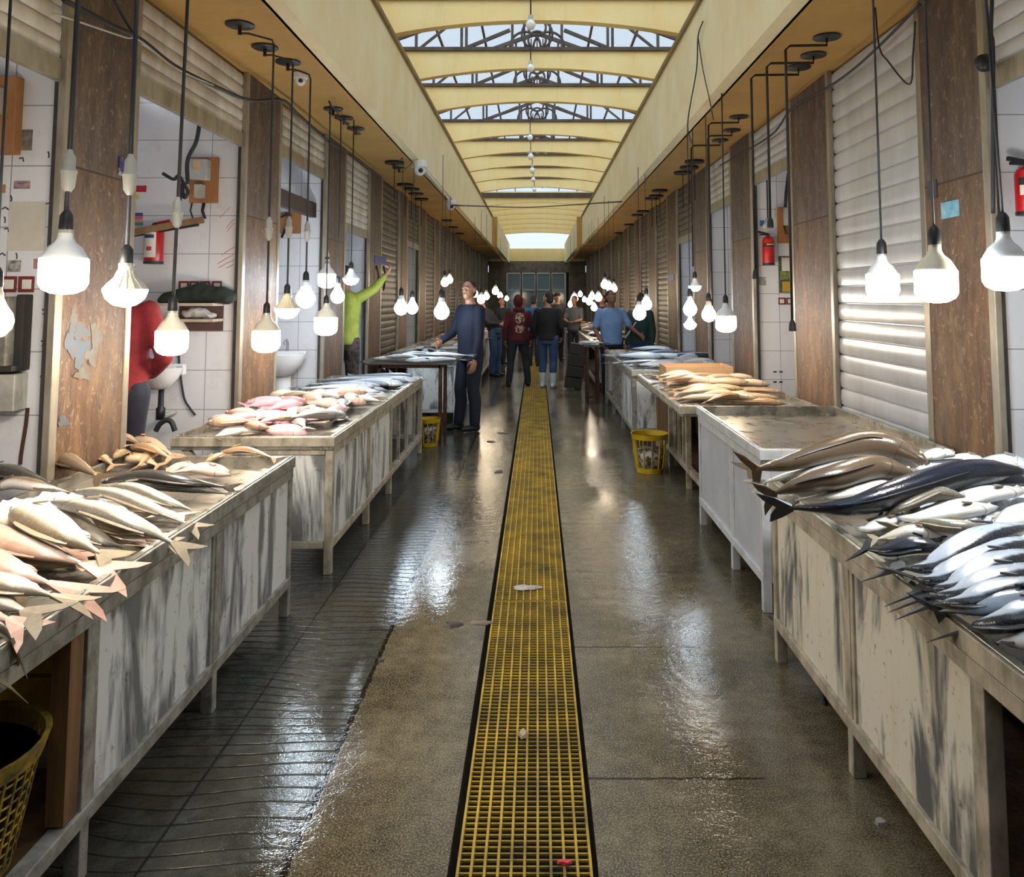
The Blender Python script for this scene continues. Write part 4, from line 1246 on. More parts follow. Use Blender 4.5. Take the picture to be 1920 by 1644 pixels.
cable('thick twisted cable slung along the shutters on the washbasin side', [at_x(u, v, -2.12) for u, v in ((120, 0), (205, 45), (265, 75), (330, 125), (410, 165), (470, 188), (530, 188), (560, 215), (620, 268), (660, 290), (710, 330))], .013)
cable('pale thin cable running under the thick twisted one', [at_x(u, v, -2.1) for u, v in ((100, 25), (170, 48), (235, 70), (262, 76), (330, 128), (400, 160))], .005, M_CONN)
cable('dark cable curving down from the canopy to the nearest pillar, washbasin side', [at_x(u, v, -2.13) for u, v in ((205, -20), (230, 30), (250, 62))], .008)
cable('thin cable following the top of the closed white shutter', [at_x(u, v, 2.13) for u, v in ((1725, 8), (1660, 75), (1600, 130), (1550, 165), (1500, 192), (1478, 210), (1450, 250), (1400, 282), (1350, 310))], .009)
cable('loose wire dangling in a V before the closed white shutter', [at_x(u, v, 2.0) for u, v in ((1640, 0), (1648, 85), (1665, 115), (1705, 158), (1712, 100), (1716, 40))], .005)
cable('slack wire hanging down the face of the beam on the empty counter side', [at_x(u, v, 1.44) for u, v in ((1318, 40), (1309, 68), (1306, 130), (1292, 210), (1290, 245), (1300, 275))], .006)
cable('second slack wire beside the first on the beam face', [at_x(u, v, 1.44) for u, v in ((1309, 70), (1318, 130), (1330, 185), (1338, 225))], .005)
a, c = at_x(1165, 378, 1.44), at_x(925, 440, -1.3)
cable('long wire crossing the hall below the far arches', [at_x(848, 385, -1.44), (-.2, 21, 4.0), at_x(1165, 378, 1.44)], .014)
cable('black hose hanging from the nearest pillar clip beside the labelled extinguisher', [at_x(u, v, 2.1) for u, v in ((1860, 0), (1858, 60), (1862, 110), (1862, 400))], .009)
cable('two dark cables hanging down inside the shop with the meter board', [at_y(u, v, 5.6) for u, v in ((375, 225), (368, 265), (352, 300), (352, 345))], .014)
cable('tangled loop of black cable knotted by the meter board', [at_y(u, v, 5.7) for u, v in ((305, 325), (325, 336), (335, 330), (345, 345), (352, 360), (345, 370), (340, 345), (337, 380), (336, 405), (336, 420))], .013)
M_CAM = M('white_camera_shell', srgb(226, 228, 230), None, .35)


def cctv(label, c, r):
    root = empty('security_camera', tuple(c), 0, label, 'camera')
    c = V(c)
    MB().lathe(c, [(r, 0), (r, r * .7), (r * .9, r * .8)], 18).build('mount', M_CAM, root, smooth=True, angle=40)
    MB().ball(c - V((0, 0, r * .2)), r * .78, r * .78, r * .85).build('dome', M_CAM, root, smooth=True)
    MB().ball(c + V((r * .2, -r * .55, -r * .45)), r * .32, r * .32, r * .32).build('lens', M_BLK, root, smooth=True)


d = at_z(563, 158, ZS - .09)
cctv('white dome camera under the canopy beside the three nearest black plates', (d.x, d.y, ZS - .045), .055)
d = at_z(787, 316, ZS - .1)
cctv('larger white camera at the start of the white conduit', (d.x, d.y, ZS - .085), .1)
d = at_z(845, 385, ZS - .1)
cctv('white camera at the far end of the white conduit', (d.x, d.y, ZS - .085), .1)
cable('white conduit between the two farther cameras under the canopy', [at_z(u, v, ZS - .015) for u, v in ((797, 318), (818, 343), (838, 368), (845, 378))], .022, M_CAM)
# ================================================================ people
SKIN = M('skin', srgb(176, 128, 100), srgb(160, 112, 88), .5)
SKIND = M('skin_darker', srgb(140, 98, 76), srgb(126, 86, 66), .5)
HAIR = M('dark_hair', srgb(28, 24, 22), srgb(44, 38, 34), .6)
HAIRG = M('greying_hair', srgb(52, 46, 42), srgb(90, 84, 80), .6)
EYEW, EYED = M('eye_white', srgb(220, 215, 208), None, .2), M('eye_dark', srgb(20, 16, 14), None, .1)


def seg(b, pts, rs, n=12):
    """tapered limb with round joints"""
    pts = [V(p) for p in pts]
    for i in range(len(pts) - 1):
        b.tube([pts[i], pts[i + 1]], [rs[i], rs[i + 1]], n)
    for p, r in zip(pts, rs):
        b.ball(p, r, r, r, 10, 8)
    return b


def rings(b, rows, tf, n=18, caps=True):
    """(z, rx, ry, cx, cy) cross-sections, each turned by tf"""
    rr = []
    for (z, rx, ry, cx, cy) in rows:
        rr.append([tf(V((cx + rx * math.cos(a), cy + ry * math.sin(a), z))) for a in [2 * math.pi * k / n for k in range(n)]])
    return b.loft(rr, caps)


def person(label, x, y, yaw, H=1.75, z0=0., lean=0., twist=0., head=(0, 0), armL=None, armR=None, legL=(0, 0), legR=(0, 0), shirt=None, trousers=None, shoes=None,
           hair=HAIR, skin=SKIN, sleeves='long', boots=None, cap=None, hood=None, girth=1.0, stance=.10, beard=False, fine=False, mouth=True, group=None):
    """built facing -y, then turned by yaw. armL/armR: (elbow, wrist) offsets from the shoulder; legL/legR: (forward, side) of the foot."""
    k = H / 1.75
    root = empty('person', (x, y, z0), yaw, label, 'person', group)
    piv = V((0, 0, .95 * k))
    ml = Matrix.Rotation(-lean, 3, 'X')   # positive lean bends forward (-y)
    mt = Matrix.Rotation(twist, 3, 'Z')
    up = lambda p: piv + ml @ (mt @ (V(p) - piv)) if V(p).z > .95 * k else V(p)
    S = lambda *a: V(a) * k
    g = girth
    torso = [(.80, .135 * g, .105 * g, 0, 0), (.9, .168 * g, .118 * g, 0, 0), (1.0, .155 * g, .112 * g, 0, -.005), (1.1, .155 * g, .115 * g, 0, -.008), (1.22, .17 * g, .118 * g, 0, -.004),
             (1.32, .182 * g, .115, 0, .004), (1.39, .178 * g, .098, 0, .01), (1.435, .14, .078, 0, .012), (1.465, .085, .062, 0, .01), (1.49, .062, .058, 0, .008)]
    torso = [(a * k, b * k, c * k, d * k, e * k) for a, b, c, d, e in torso]
    sh = {1: up(S(.178 * g, .008, 1.395)), -1: up(S(-.178 * g, .008, 1.395))}
    defarm = {s: (V((s * .05, .02, -.29)), V((s * .05, -.05, -.53))) for s in (1, -1)}
    arms = {}
    for s, a in ((1, armL), (-1, armR)):
        e, w = (a or defarm[s])[:2]
        arms[s] = [sh[s], sh[s] + V(e) * k, sh[s] + V(w) * k]
    legs = {}
    for s, (fy, fx) in ((1, legL), (-1, legR)):
        hip = S(s * .092 * g, 0, .9)
        ank = S(s * stance + fx, -fy, .075)
        knee = hip.lerp(ank, .51) + V((0, -.03 * k, 0))
        legs[s] = [hip, knee, knee.lerp(ank, .35) + V((0, .022 * k, 0)), ank]
    nb, nt = up(S(0, .008, 1.46)), up(S(0, -.012, 1.548))
    hm = Matrix.Rotation(head[0], 3, 'Z') @ Matrix.Rotation(-head[1], 3, 'X')
    hc = nt + ml @ V((0, 0, .085 * k))
    HP = lambda *a: hc + hm @ (V(a) * k)
    b = MB()
    rings(b, torso, up)
    seg(b, [nb, nt, HP(0, .01, -.03)], [.058 * k, .054 * k, .056 * k])
    b.ball(HP(0, .012, .022), .076 * k, .094 * k, .1 * k, 16, 12, hm)
    b.ball(HP(0, -.012, -.03), .066 * k, .078 * k, .085 * k, 14, 10, hm)
    b.ball(HP(0, -.04, -.075), .045 * k, .048 * k, .042 * k, 12, 8, hm)
    b.ball(HP(0, -.083, .028), .05 * k, .014 * k, .012 * k, 10, 6, hm)
    b.loft([[HP(-.007, -.082, .03), HP(.007, -.082, .03), HP(.007, -.06, .03), HP(-.007, -.06, .03)], [HP(-.017, -.112, -.022), HP(.017, -.112, -.022), HP(.019, -.06, -.024), HP(-.019, -.06, -.024)], [HP(-.013, -.09, -.032), HP(.013, -.09, -.032), HP(.014, -.06, -.034), HP(-.014, -.06, -.034)]])
    b.ball(HP(0, -.088, -.052), .026 * k, .011 * k, .008 * k, 10, 6, hm)
    for s in (1, -1):
        b.ball(HP(s * .078, .015, -.002), .01 * k, .021 * k, .034 * k, 10, 8, hm)
        A = arms[s]
        seg(b, [A[0], A[0].lerp(A[1], .45), A[1]], [.052 * k, .046 * k, .038 * k])
        seg(b, [A[1], A[1].lerp(A[2], .3), A[2]], [.038 * k, .039 * k, .026 * k])
        # hand
        d = (A[2] - A[1]).normalized()
        h = V((0, -1, 0)) if abs(d.y) < .8 else V((0, 0, 1))
        across = (h - d * h.dot(d)).normalized()
        pal = d.cross(across)
        if pal.x * s > 0:
            pal = -pal
        m3 = Matrix((across, pal, d)).transposed()
        pc = A[2] + d * .055 * k
        b.ball(pc, .043 * k, .017 * k, .056 * k, 12, 8, m3)
        for q, (o, L) in enumerate(((.033, .066), (.012, .078), (-.011, .073), (-.032, .056))):
            p0 = pc + d * .036 * k + across * o * k
            p1 = p0 + d * L * .5 * k + pal * .006 * k + across * o * .08 * k
            p2 = p1 + d * L * .34 * k + pal * .02 * k
            p3 = p2 + d * L * .2 * k + pal * .024 * k
            seg(b, [p0, p1, p2, p3], [.0105 * k, .0095 * k, .0085 * k, .0075 * k], 8)
        t0 = pc - d * .02 * k + across * .034 * k
        seg(b, [t0, t0 + across * .026 * k + d * .026 * k + pal * .008 * k, t0 + across * .034 * k + d * .058 * k + pal * .018 * k], [.014 * k, .0115 * k, .009 * k], 8)
        Lg = legs[s]
        seg(b, Lg, [.088 * k * g, .06 * k, .056 * k, .038 * k])
        f = Lg[3]
        b.ball(f + V((0, -.06 * k, -.038 * k)), .04 * k, .115 * k, .034 * k)
    wm = Matrix.LocRotScale(root.location, root.rotation_euler, None)

    def put(bb, name, mat, vox, par=root, sm=4, rem=True):
        q = remesh(bb, vox * k, sm) if rem else bb
        q.v = [wm @ p for p in q.v]
        return q.build(name, mat, par, smooth=True, fix=not rem)
    vx = .0075 if fine else .013
    put(b, 'body', skin, vx if fine else .011)
    if not fine and not mouth:
        pass
    # face details
    for s in (1, -1):
        e = MB().ball(HP(s * .031, -.083, .01), .0135 * k, .008 * k, .0085 * k, 10, 7, hm)
        e.v = [wm @ p for p in e.v]
        eo = e.build('eye', EYEW, root, smooth=True)
        e = MB().ball(HP(s * .031, -.089, .01), .006 * k, .004 * k, .007 * k, 8, 6, hm)
        e.v = [wm @ p for p in e.v]
        e.build('iris', EYED, eo, smooth=True)
        e = MB().tube([HP(s * .014, -.092, .03), HP(s * .032, -.094, .036), HP(s * .052, -.08, .03)], [.004 * k, .005 * k, .003 * k], 6)
        e.v = [wm @ p for p in e.v]
        e.build('eyebrow', hair, root, smooth=True)
    e = MB().tube([HP(-.024, -.095, -.052), HP(0, -.102, -.05), HP(.024, -.095, -.052)], [.003 * k, .005 * k, .003 * k], 6)
    e.v = [wm @ p for p in e.v]
    e.build('lips', M('lips', srgb(132, 80, 68), None, .5), root, smooth=True)
    if beard:
        bb = MB().ball(HP(0, -.047, -.078), .053 * k, .053 * k, .043 * k, 14, 9, hm)
        bb.ball(HP(0, -.088, -.04), .03 * k, .017 * k, .01 * k, 10, 7, hm)
        put(bb, 'beard', M('short_beard', srgb(70, 60, 54), srgb(110, 104, 98), .8), .011)
    if hood:
        bb = MB().ball(HP(0, .02, .012), .1 * k, .118 * k, .135 * k, 16, 12, hm)
        bb.ball(up(S(0, .03, 1.47)), .12 * k, .1 * k, .06 * k)
        q = remesh(bb, .012 * k, 4)
        cen, rad = HP(0, -.12, -.01), .082 * k
        keep = [i for i, f in enumerate(q.f) if (sum((q.v[j] for j in f), V()) / len(f) - cen).length > rad]
        q.f = [q.f[i] for i in keep]
        q.v = [wm @ p for p in q.v]
        o = q.build('hood', hood, root, smooth=True, fix=False)
        sd = o.modifiers.new('cloth', 'SOLIDIFY')
        sd.thickness = .008
    elif hair:
        bb = MB().ball(HP(0, .026, .042), .083 * k, .092 * k, .095 * k, 16, 12, hm)
        bb.ball(HP(0, .05, -.02), .075 * k, .066 * k, .075 * k, 14, 9, hm)
        put(bb, 'hair', hair, .011)
    if cap:
        bb = MB().lathe(HP(0, .008, .055), [(.089 * k, -.01 * k), (.088 * k, .02 * k), (.07 * k, .055 * k), (.03 * k, .072 * k), (.003, .075 * k)], 16, hm)
        bb.ball(HP(0, -.095, .05), .06 * k, .06 * k, .008 * k, 12, 6, hm)
        put(bb, 'cap', cap, .01, rem=False)
    # clothes
    if shirt:
        bb = MB()
        rows = [(z, rx + .014 * k, ry + .014 * k, cx, cy) for z, rx, ry, cx, cy in torso if z < 1.47 * k and z > .85 * k]
        rows = [(.86 * k, (.176 * g) * k, (.128 * g) * k, 0, 0)] + rows
        rings(bb, rows, lambda p: up(p) if p.z > .9 * k else p)
        for s in (1, -1):
            A = arms[s]
            seg(bb, [A[0], A[0].lerp(A[1], .5), A[1] if sleeves == 'long' else A[0].lerp(A[1], .8)], [.066 * k, .06 * k, .053 * k if sleeves == 'long' else .058 * k])
            if sleeves == 'long':
                seg(bb, [A[1], A[1].lerp(A[2], .5), A[1].lerp(A[2], .93)], [.053 * k, .048 * k, .038 * k])
        put(bb, 'shirt', shirt, vx * 1.1)
    if trousers:
        bb = MB()
        rows = [(z, rx + .01 * k, ry + .01 * k, cx, cy) for z, rx, ry, cx, cy in torso if z < 1.02 * k]
        rings(bb, rows, lambda p: p)
        for s in (1, -1):
            Lg = legs[s]
            end = Lg[3] + V((0, 0, .02 * k)) if not boots else Lg[2].lerp(Lg[3], .45)
            seg(bb, [Lg[0], Lg[0].lerp(Lg[1], .5), Lg[1], Lg[2], end], [.098 * k * g, .088 * k, .074 * k, .072 * k, .062 * k])
        put(bb, 'trousers', trousers, vx * 1.1)
    for s in (1, -1):
        f = legs[s][3]
        bb = MB()
        bb.ball(f + V((0, -.065 * k, -.034 * k)), .048 * k, .128 * k, .04 * k)
        bb.ball(f + V((0, .02 * k, -.03 * k)), .044 * k, .055 * k, .05 * k)
        if boots:
            seg(bb, [f, legs[s][2].lerp(f, .2)], [.056 * k, .068 * k])
        q = remesh(bb, .012 * k, 4)
        for p in q.v:
            p.z = max(p.z, .003)
        q.v = [wm @ p for p in q.v]
        q.build('boot' if boots else 'shoe', boots or shoes or M('dark_shoe', srgb(22, 22, 26), None, .5), root, smooth=True, fix=False)
    return root, arms, wm


NAVY = M('navy_sweater', srgb(11, 20, 42), srgb(9, 16, 32), .85, 0, 9, bump=.2)
NAVYT = M('navy_trousers', srgb(16, 20, 34), srgb(22, 26, 42), .8)
RED = M('red_shirt', srgb(140, 34, 42), srgb(108, 26, 34), .85, 0, 6, bump=.2)
SLATE = M('dark_blue_trousers', srgb(30, 34, 50), srgb(22, 26, 38), .8)
LIME = M('yellow_green_shirt', srgb(168, 174, 74), srgb(140, 148, 58), .85)
CAMO = M('mottled_dark_trousers', srgb(40, 36, 34), srgb(84, 70, 62), .8, 0, 16, lo=.45, hi=.55)
JEAN = M('blue_jeans', srgb(56, 84, 122), srgb(44, 66, 98), .85)
BOOT = M('white_rubber_boot', srgb(206, 216, 222), srgb(184, 194, 200), .35)
BLKJ = M('black_jacket', srgb(18, 18, 24), srgb(26, 26, 32), .8)
GREYT = M('charcoal_trousers', srgb(40, 42, 48), srgb(30, 32, 38), .85)
SKYS = M('pale_blue_shirt', srgb(128, 156, 196), srgb(110, 138, 180), .85)
GREYS = M('grey_shirt', srgb(92, 92, 92), srgb(74, 74, 76), .85)
GREEN = M('dark_green_top', srgb(30, 60, 56), srgb(24, 46, 46), .8)


def mat_hoodie():
    """dark red hoodie with a worn pale print on the back"""
    t = NT('dark_red_hoodie')
    vec = t.coords('Object')
    s = t.n('ShaderNodeSeparateXYZ', Vector=vec)
    x, y, z = s.outputs
    base = t.ramp(t.noise(vec, 7), [(.35, srgb(66, 16, 24)), (.65, srgb(92, 24, 32))])
    def blob(cx, cz, rx, rz):
        a = t.math('POWER', t.math('DIVIDE', t.math('SUBTRACT', x, cx), rx), 2)
        c = t.math('POWER', t.math('DIVIDE', t.math('SUBTRACT', z, cz), rz), 2)
        return t.math('LESS_THAN', t.math('ADD', a, c), 1)
    m = t.math('MAXIMUM', blob(0, 1.24, .09, .1), blob(0, 1.05, .1, .075))
    nz = t.rng(t.noise(vec, 26, 4, .6), .46, .54, 0, 1)
    m = t.math('MULTIPLY', t.math('MULTIPLY', m, nz), t.math('GREATER_THAN', y, .02))
    return t.done(t.mix(m, base, srgb(182, 164, 138)), .85)


HOOD = mat_hoodie()
# man in the navy sweater: turned toward the counter, looking at the camera
px = at_z(882, 806, 0)
person('man in a navy sweater and dark trousers standing at the rusty stand', px.x, px.y, R(-52), 1.84, lean=R(-2), head=(R(28), R(4)), fine=True, hair=HAIR,
       armL=((.03, -.02, -.30), (.05, -.10, -.56)), armR=((-.03, -.10, -.27), (.04, -.30, -.36)), legL=(.02, .02), legR=(.10, -.0), shirt=NAVY, trousers=NAVYT, girth=1.1, stance=.1)
person('person in a red long-sleeved shirt and dark trousers, back turned, behind the nearest brown pillar', -2.62, 5.0, R(176), 1.78, z0=.121, shirt=RED, trousers=SLATE, girth=1.2, armR=((-.1, -.02, -.28), (.06, -.16, -.40)), armL=((.05, -.05, -.29), (.0, -.22, -.44)))
person('person in a yellow-green shirt and mottled trousers reaching one arm up to the pillar', -2.36, 9.85, R(170), 1.88, z0=.121, shirt=LIME, trousers=CAMO,
       armR=((-.14, -.1, .10), (-.22, -.2, .24)), armL=((.05, -.03, -.29), (.05, -.1, -.52)))
px = at_z(966, 724, 0)
person('person seen from behind in a dark red hoodie with a pale print, hood up', px.x + .06, px.y, R(192), 1.66, shirt=HOOD, hood=HOOD, trousers=GREYT, head=(R(-25), R(6)), skin=SKIND, girth=1.12, stance=.19, armL=((.07, .02, -.28), (.06, -.03, -.5)), armR=((-.07, .02, -.28), (-.06, -.03, -.5)))
px = at_z(1022, 727, 0)
person('man in a black jacket, jeans and white rubber boots, looking aside, back turned', px.x + .05, px.y, R(160), 1.72, shirt=BLKJ, trousers=JEAN, boots=BOOT, head=(R(70), R(6)), girth=1.15, armL=((.06, .02, -.29), (.04, -.06, -.5)), armR=((-.06, .0, -.29), (-.02, -.12, -.46)), beard=True)
px = at_z(935, 706, 0)
person('person in a black top and jeans bending over the far washbasin-side counter', px.x - .08, px.y, R(62), 1.74, lean=R(32), head=(R(-10), R(10)), shirt=BLKJ, trousers=JEAN, armL=((.02, -.2, -.22), (-.04, -.44, -.2)), armR=((-.02, -.2, -.22), (.04, -.44, -.24)))
person('man in a pale blue short-sleeved shirt standing behind the silver fish counter', 1.21, 13.15, R(14), 1.74, shirt=SKYS, trousers=NAVYT, sleeves='short', skin=SKIND, girth=1.1, head=(R(10), R(14)), armL=((.12, -.06, -.25), (.2, -.26, -.36)), armR=((-.08, .0, -.28), (-.02, -.14, -.48)))
person('dark-haired person in a dark green top behind the two cool bulbs', 1.70, 13.3, R(-30), 1.70, shirt=GREEN, trousers=M('bright_blue_apron', srgb(26, 52, 130), None, .7), girth=1.0, head=(0, R(20)))
person('person in a grey shirt and dark trousers beyond the man with white boots', .92, 19.83, R(-20), 1.66, shirt=GREYS, trousers=NAVYT, sleeves='short', armR=((-.05, -.12, -.25), (.08, -.26, -.3)), armL=((.05, -.12, -.25), (-.08, -.26, -.3)))
person('person in a bright blue top half hidden behind the dark red hoodie', -.08, 19.2, R(165), 1.66, shirt=M('cyan_top', srgb(20, 110, 160), srgb(16, 90, 140), .8), trousers=GREYT)
person('person in a dark cap beyond the black-jacketed man', .52, 20.8, R(20), 1.74, shirt=BLKJ, trousers=GREYT, cap=M('black_cap', srgb(16, 16, 18), None, .7))
person('person in a black jacket bending forward far down on the washbasin side', -.75, 19.6, R(40), 1.66, lean=R(18), shirt=BLKJ, trousers=GREYT, head=(0, R(20)))
person('person in an orange cap just visible beside the dark red hood', -.42, 24.0, R(10), 1.6, shirt=GREYS, trousers=GREYT, cap=M('orange_cap', srgb(190, 90, 40), None, .7))
person('person in a dark jacket under the warm bulbs at the far counters', 1.62, 19.85, R(-40), 1.68, shirt=M('dark_plum_jacket', srgb(56, 44, 54), None, .8), trousers=GREYT, head=(0, R(15)))
# ================================================================ things in the shops and on the floor
M_RED = M('extinguisher_red', srgb(190, 28, 34), srgb(160, 22, 28), .3)
M_PAPER = M('white_label', srgb(226, 222, 212), srgb(206, 200, 188), .6)
M_CARD = M('brown_board', srgb(176, 124, 74), srgb(150, 102, 60), .7, 0, 8, (1, 1, .3))
M_BOX = M('grey_meter_box', srgb(186, 188, 186), srgb(160, 162, 160), .5)
M_FRED = M('dark_red_frame', srgb(112, 40, 34), None, .5)
M_PORC = M('white_porcelain', srgb(232, 232, 234), None, .12)
M_CHROME = M('chrome', srgb(200, 200, 200), None, .2, 1)


def wallbox(mb, u0, v0, u1, v1, Y, d):
    """box lying on a partition wall whose face is at depth Y, standing d out"""
    a, c = at_y(u0, v1, Y), at_y(u1, v0, Y)
    return mb.box(a.x, c.x, Y - d, Y - .001, a.z, c.z)


def extinguisher(label, u, v0, v1, Y, r, side, hose=True):
    a, c = at_y(u, v1, Y), at_y(u, v0, Y)
    x, y, z0, h = a.x, Y - r - .02, a.z, c.z - a.z
    root = empty('fire_extinguisher', (x, y, z0), 0, label, 'fire extinguisher')
    MB().lathe((x, y, z0), [(r * .9, 0), (r, .015), (r, h * .74), (r * .86, h * .82), (r * .4, h * .88), (r * .3, h * .9)], 22).build('cylinder', M_RED, root, smooth=True, angle=50)
    MB().lathe((x, y, z0 - .003), [(r * 1.02, 0), (r * 1.02, h * .06)], 22).build('foot_ring', M_BLK, root)
    MB().lathe((x, y, z0 + h * .895), [(r * .3, 0), (r * .32, h * .03), (r * .2, h * .08)], 12).build('valve', M_BLK, root, smooth=True)
    MB().bar((x, y, z0 + h * .95), (x + side * r * 1.7, y - .01, z0 + h * 1.02), .016, .02).build('handle', M_RED if side > 0 else M_BLK, root)
    MB().bar((x, y, z0 + h * .93), (x + side * r * 1.5, y - .01, z0 + h * .93), .014, .014).build('lever', M_BLK, root)
    return root, x, y, z0, h


def curved_label(root, x, y, z0, z1, r, a0, a1, mat, name='label'):
    pts = [a0 + (a1 - a0) * k / 8 for k in range(9)]
    vs = [(x + (r + .0015) * math.sin(a), y - (r + .0015) * math.cos(a), z) for z in (z0, z1) for a in pts] + [(x + r * math.sin(a), y - r * math.cos(a), z) for z in (z0, z1) for a in pts]
    fs = [(i, i + 1, i + 10, i + 9) for i in range(8)]
    MB().add(vs[:18], fs).build(name, mat, root, smooth=True)


YA, YB0, YC2, YD0, YD2 = 6.04, 3.74, 8.36, 3.93, 8.22   # partition faces: washbasin side shops 1, 0, 2; other side 0, 2
rt, x, y, z, h = extinguisher('red fire extinguisher with a big white label, under the sloping bar in the washbasin shop', 298, 418, 495, YA, .068, 1)
curved_label(rt, x, y, z + h * .14, z + h * .74, .068, -1.0, .62, M_PAPER)
curved_label(rt, x, y, z + h * .6, z + h * .68, .0695, -.7, .4, M('dark_blue_print', srgb(40, 60, 110)), 'label_print')
curved_label(rt, x, y, z + h * .3, z + h * .4, .0695, -.35, .2, M('red_print', srgb(190, 60, 60)), 'label_print')
rt, x, y, z, h = extinguisher('red fire extinguisher with two white labels beside the big white bulb, nearest shop opposite', 1913, 305, 405, YD0, .062, -1)
curved_label(rt, x, y, z + h * .34, z + h * .52, .062, -1.2, -.35, M_PAPER)
curved_label(rt, x, y, z + h * .34, z + h * .66, .062, .02, 1.0, M_PAPER)
curved_label(rt, x, y, z + h * .53, z + h * .66, .0622, -1.3, -.3, M_BLK, 'black_band')
rt, x, y, z, h = extinguisher('small dark red fire extinguisher in the narrow shop by the yellow poster', 1437, 437, 497, YD2, .06, -1)
curved_label(rt, x, y, z + h * .55, z + h * .66, .06, -1.2, 1.2, M_BLK, 'black_band')
curved_label(rt, x, y, z + h * .60, z + h * .64, .0612, -.5, .8, M('yellow_print', srgb(214, 190, 90)), 'label_print')

# meter board and its boxes
rt = empty('meter_board', tuple(at_y(380, 380, YA)), 0, 'brown board with a grey meter box and loose wires in the washbasin shop', 'electric board')
wallbox(MB(), 357, 296, 412, 381, YA, .03).build('backing_board', M_CARD, rt, bevel=.003)
wallbox(MB(), 362, 301, 397, 339, YA - .03, .09).build('meter_box', M_BOX, rt, bevel=.008)
wallbox(MB(), 362, 301, 377, 318, YA - .12, .004).build('meter_sticker', M('amber_sticker', srgb(214, 160, 90), srgb(200, 196, 190)), rt)
wallbox(MB(), 370, 347, 386, 372, YA - .03, .07).build('breaker_box', M_CONN, rt, bevel=.006)
b = MB()
for u in (360, 381, 384):
    b.tube([at_y(u, 380, YA - .02), at_y(u - 3, 395, YA - .03), at_y(u + 2, 410, YA - .02)], .006, 6)
b.build('wires', M_BLK, rt, smooth=True)
# sloping shelf bar
rt = empty('shelf_bar', tuple(at_y(310, 425, YA)), 0, 'brown timber bar on a black bracket sloping above the red extinguisher', 'bar')
MB().bar(at_y(235, 438, YA - .18), at_y(381, 412, YA - .1), .05, .045).build('timber_bar', M('light_timber', srgb(146, 114, 76), srgb(112, 84, 56), .7, 0, 9), rt)
MB().bar(at_y(235, 444, YA - .13), at_y(372, 421, YA - .1), .03, .02).build('bracket', M_BLK, rt)
# stickers on that wall
def sticker(label, u0, v0, u1, v1, Y, mat, cat='sticker', name='wall_sticker'):
    return tag(wallbox(MB(), u0, v0, u1, v1, Y, .003).build(name, mat), label, cat)


sticker('red sticker on the tiles beside the nearest brown pillar', 254, 348, 275, 360, YA, M('red_sticker', srgb(176, 28, 50)))
sticker('upper small yellow sticker below the red one', 251, 364, 261, 373, YA, M('yellow_sticker', srgb(206, 210, 90)))
sticker('lower small yellow sticker, above the striped one', 246, 383, 255, 391, YA, M('yellow_sticker', srgb(206, 210, 90)))
rt = empty('wall_sticker', tuple(at_y(257, 424, YA)), 0, 'sticker of purple, pink, orange and teal stripes on the tiles', 'sticker')
for k, (c, nm) in enumerate(((srgb(96, 70, 150), 'purple_stripe'), (srgb(206, 100, 130), 'pink_stripe'), (srgb(222, 160, 110), 'orange_stripe'), (srgb(80, 156, 146), 'teal_stripe'))):
    wallbox(MB(), 245, 399 + 6 * k, 268, 405 + 6 * k, YA, .003).build(nm, M(nm, c), rt)
# red scribbles on the tiles
def scribble(name, label, lines, Y, mat, r=.003):
    b = MB()
    for ln in lines:
        b.tube([at_y(u, v, Y - .002) for u, v in ln], r, 4)
    return tag(b.build(name, mat), label, 'writing')


M_RINK = M('faded_red_ink', srgb(206, 150, 158), None, .6)
M_INK = M('black_ink', srgb(46, 46, 48), None, .6)
scribble('wall_scribble', 'upper faded red pen scribble on the washbasin shop tiles', [[(424, 428), (432, 418), (440, 410)], [(426, 434), (436, 421), (439, 418)], [(412, 408), (424, 396), (432, 388)]], YA, M_RINK)
scribble('wall_scribble', 'lower faded red pen lines of writing on the washbasin shop tiles', [[(416, 478), (426, 471), (440, 463)], [(408, 495), (420, 487), (437, 478)], [(410, 502), (424, 494), (440, 487)], [(424, 503), (432, 499), (438, 496)]], YA, M_RINK)
# switches
def sockets(label, us, v0, v1, Y, name='switch_plate'):
    rt = empty(name, tuple(at_y(sum(us) / len(us), v1, Y)), 0, label, 'switch')
    w = (v1 - v0) * .5
    for u in us:
        wallbox(MB(), u - w, v0, u + w, v1, Y, .012).build('frame', M_FRED, rt, bevel=.002)
        wallbox(MB(), u - w * .62, v0 + w * .4, u + w * .62, v1 - w * .4, Y - .012, .006).build('rocker', M_PAPER, rt, bevel=.002)
    return rt


sockets('row of four dark red framed sockets above the green cloth', [345, 365, 385, 407], 527, 546, YA)
sockets('pair of dark red framed switches on the handwritten wall, nearest shop', [18, 51], 518, 548, YB0)
sockets('pair of dark red framed sockets under the yellow poster', [1466, 1481], 558, 571, YD2)
# shelf with cloth
rt = empty('wall_shelf', tuple(at_y(375, 620, YA)), 0, 'brown two-tier wall shelf with cream boards below the green cloth', 'shelf')
wallbox(MB(), 337, 571, 420, 620, YA, .02).build('back_panel', M('dark_brown_panel', srgb(92, 70, 64), srgb(78, 58, 52), .6), rt)
for v, nm in ((569, 'upper_board'), (598, 'lower_board')):
    a, c = at_y(318, v + 4, YA - .02), at_y(421, v - 1, YA - .02)
    MB().box(a.x, c.x, YA - .24, YA - .021, a.z, c.z).build(nm, M('cream_board', srgb(190, 178, 160), srgb(170, 156, 138), .6), rt)
b = MB()
P = [(303, 567), (310, 556), (330, 546), (352, 540), (372, 534), (388, 540), (404, 545), (418, 543), (430, 550), (439, 562), (432, 570), (420, 567), (395, 566), (365, 571), (340, 568), (318, 570)]
for k in range(len(P) // 2):
    pass
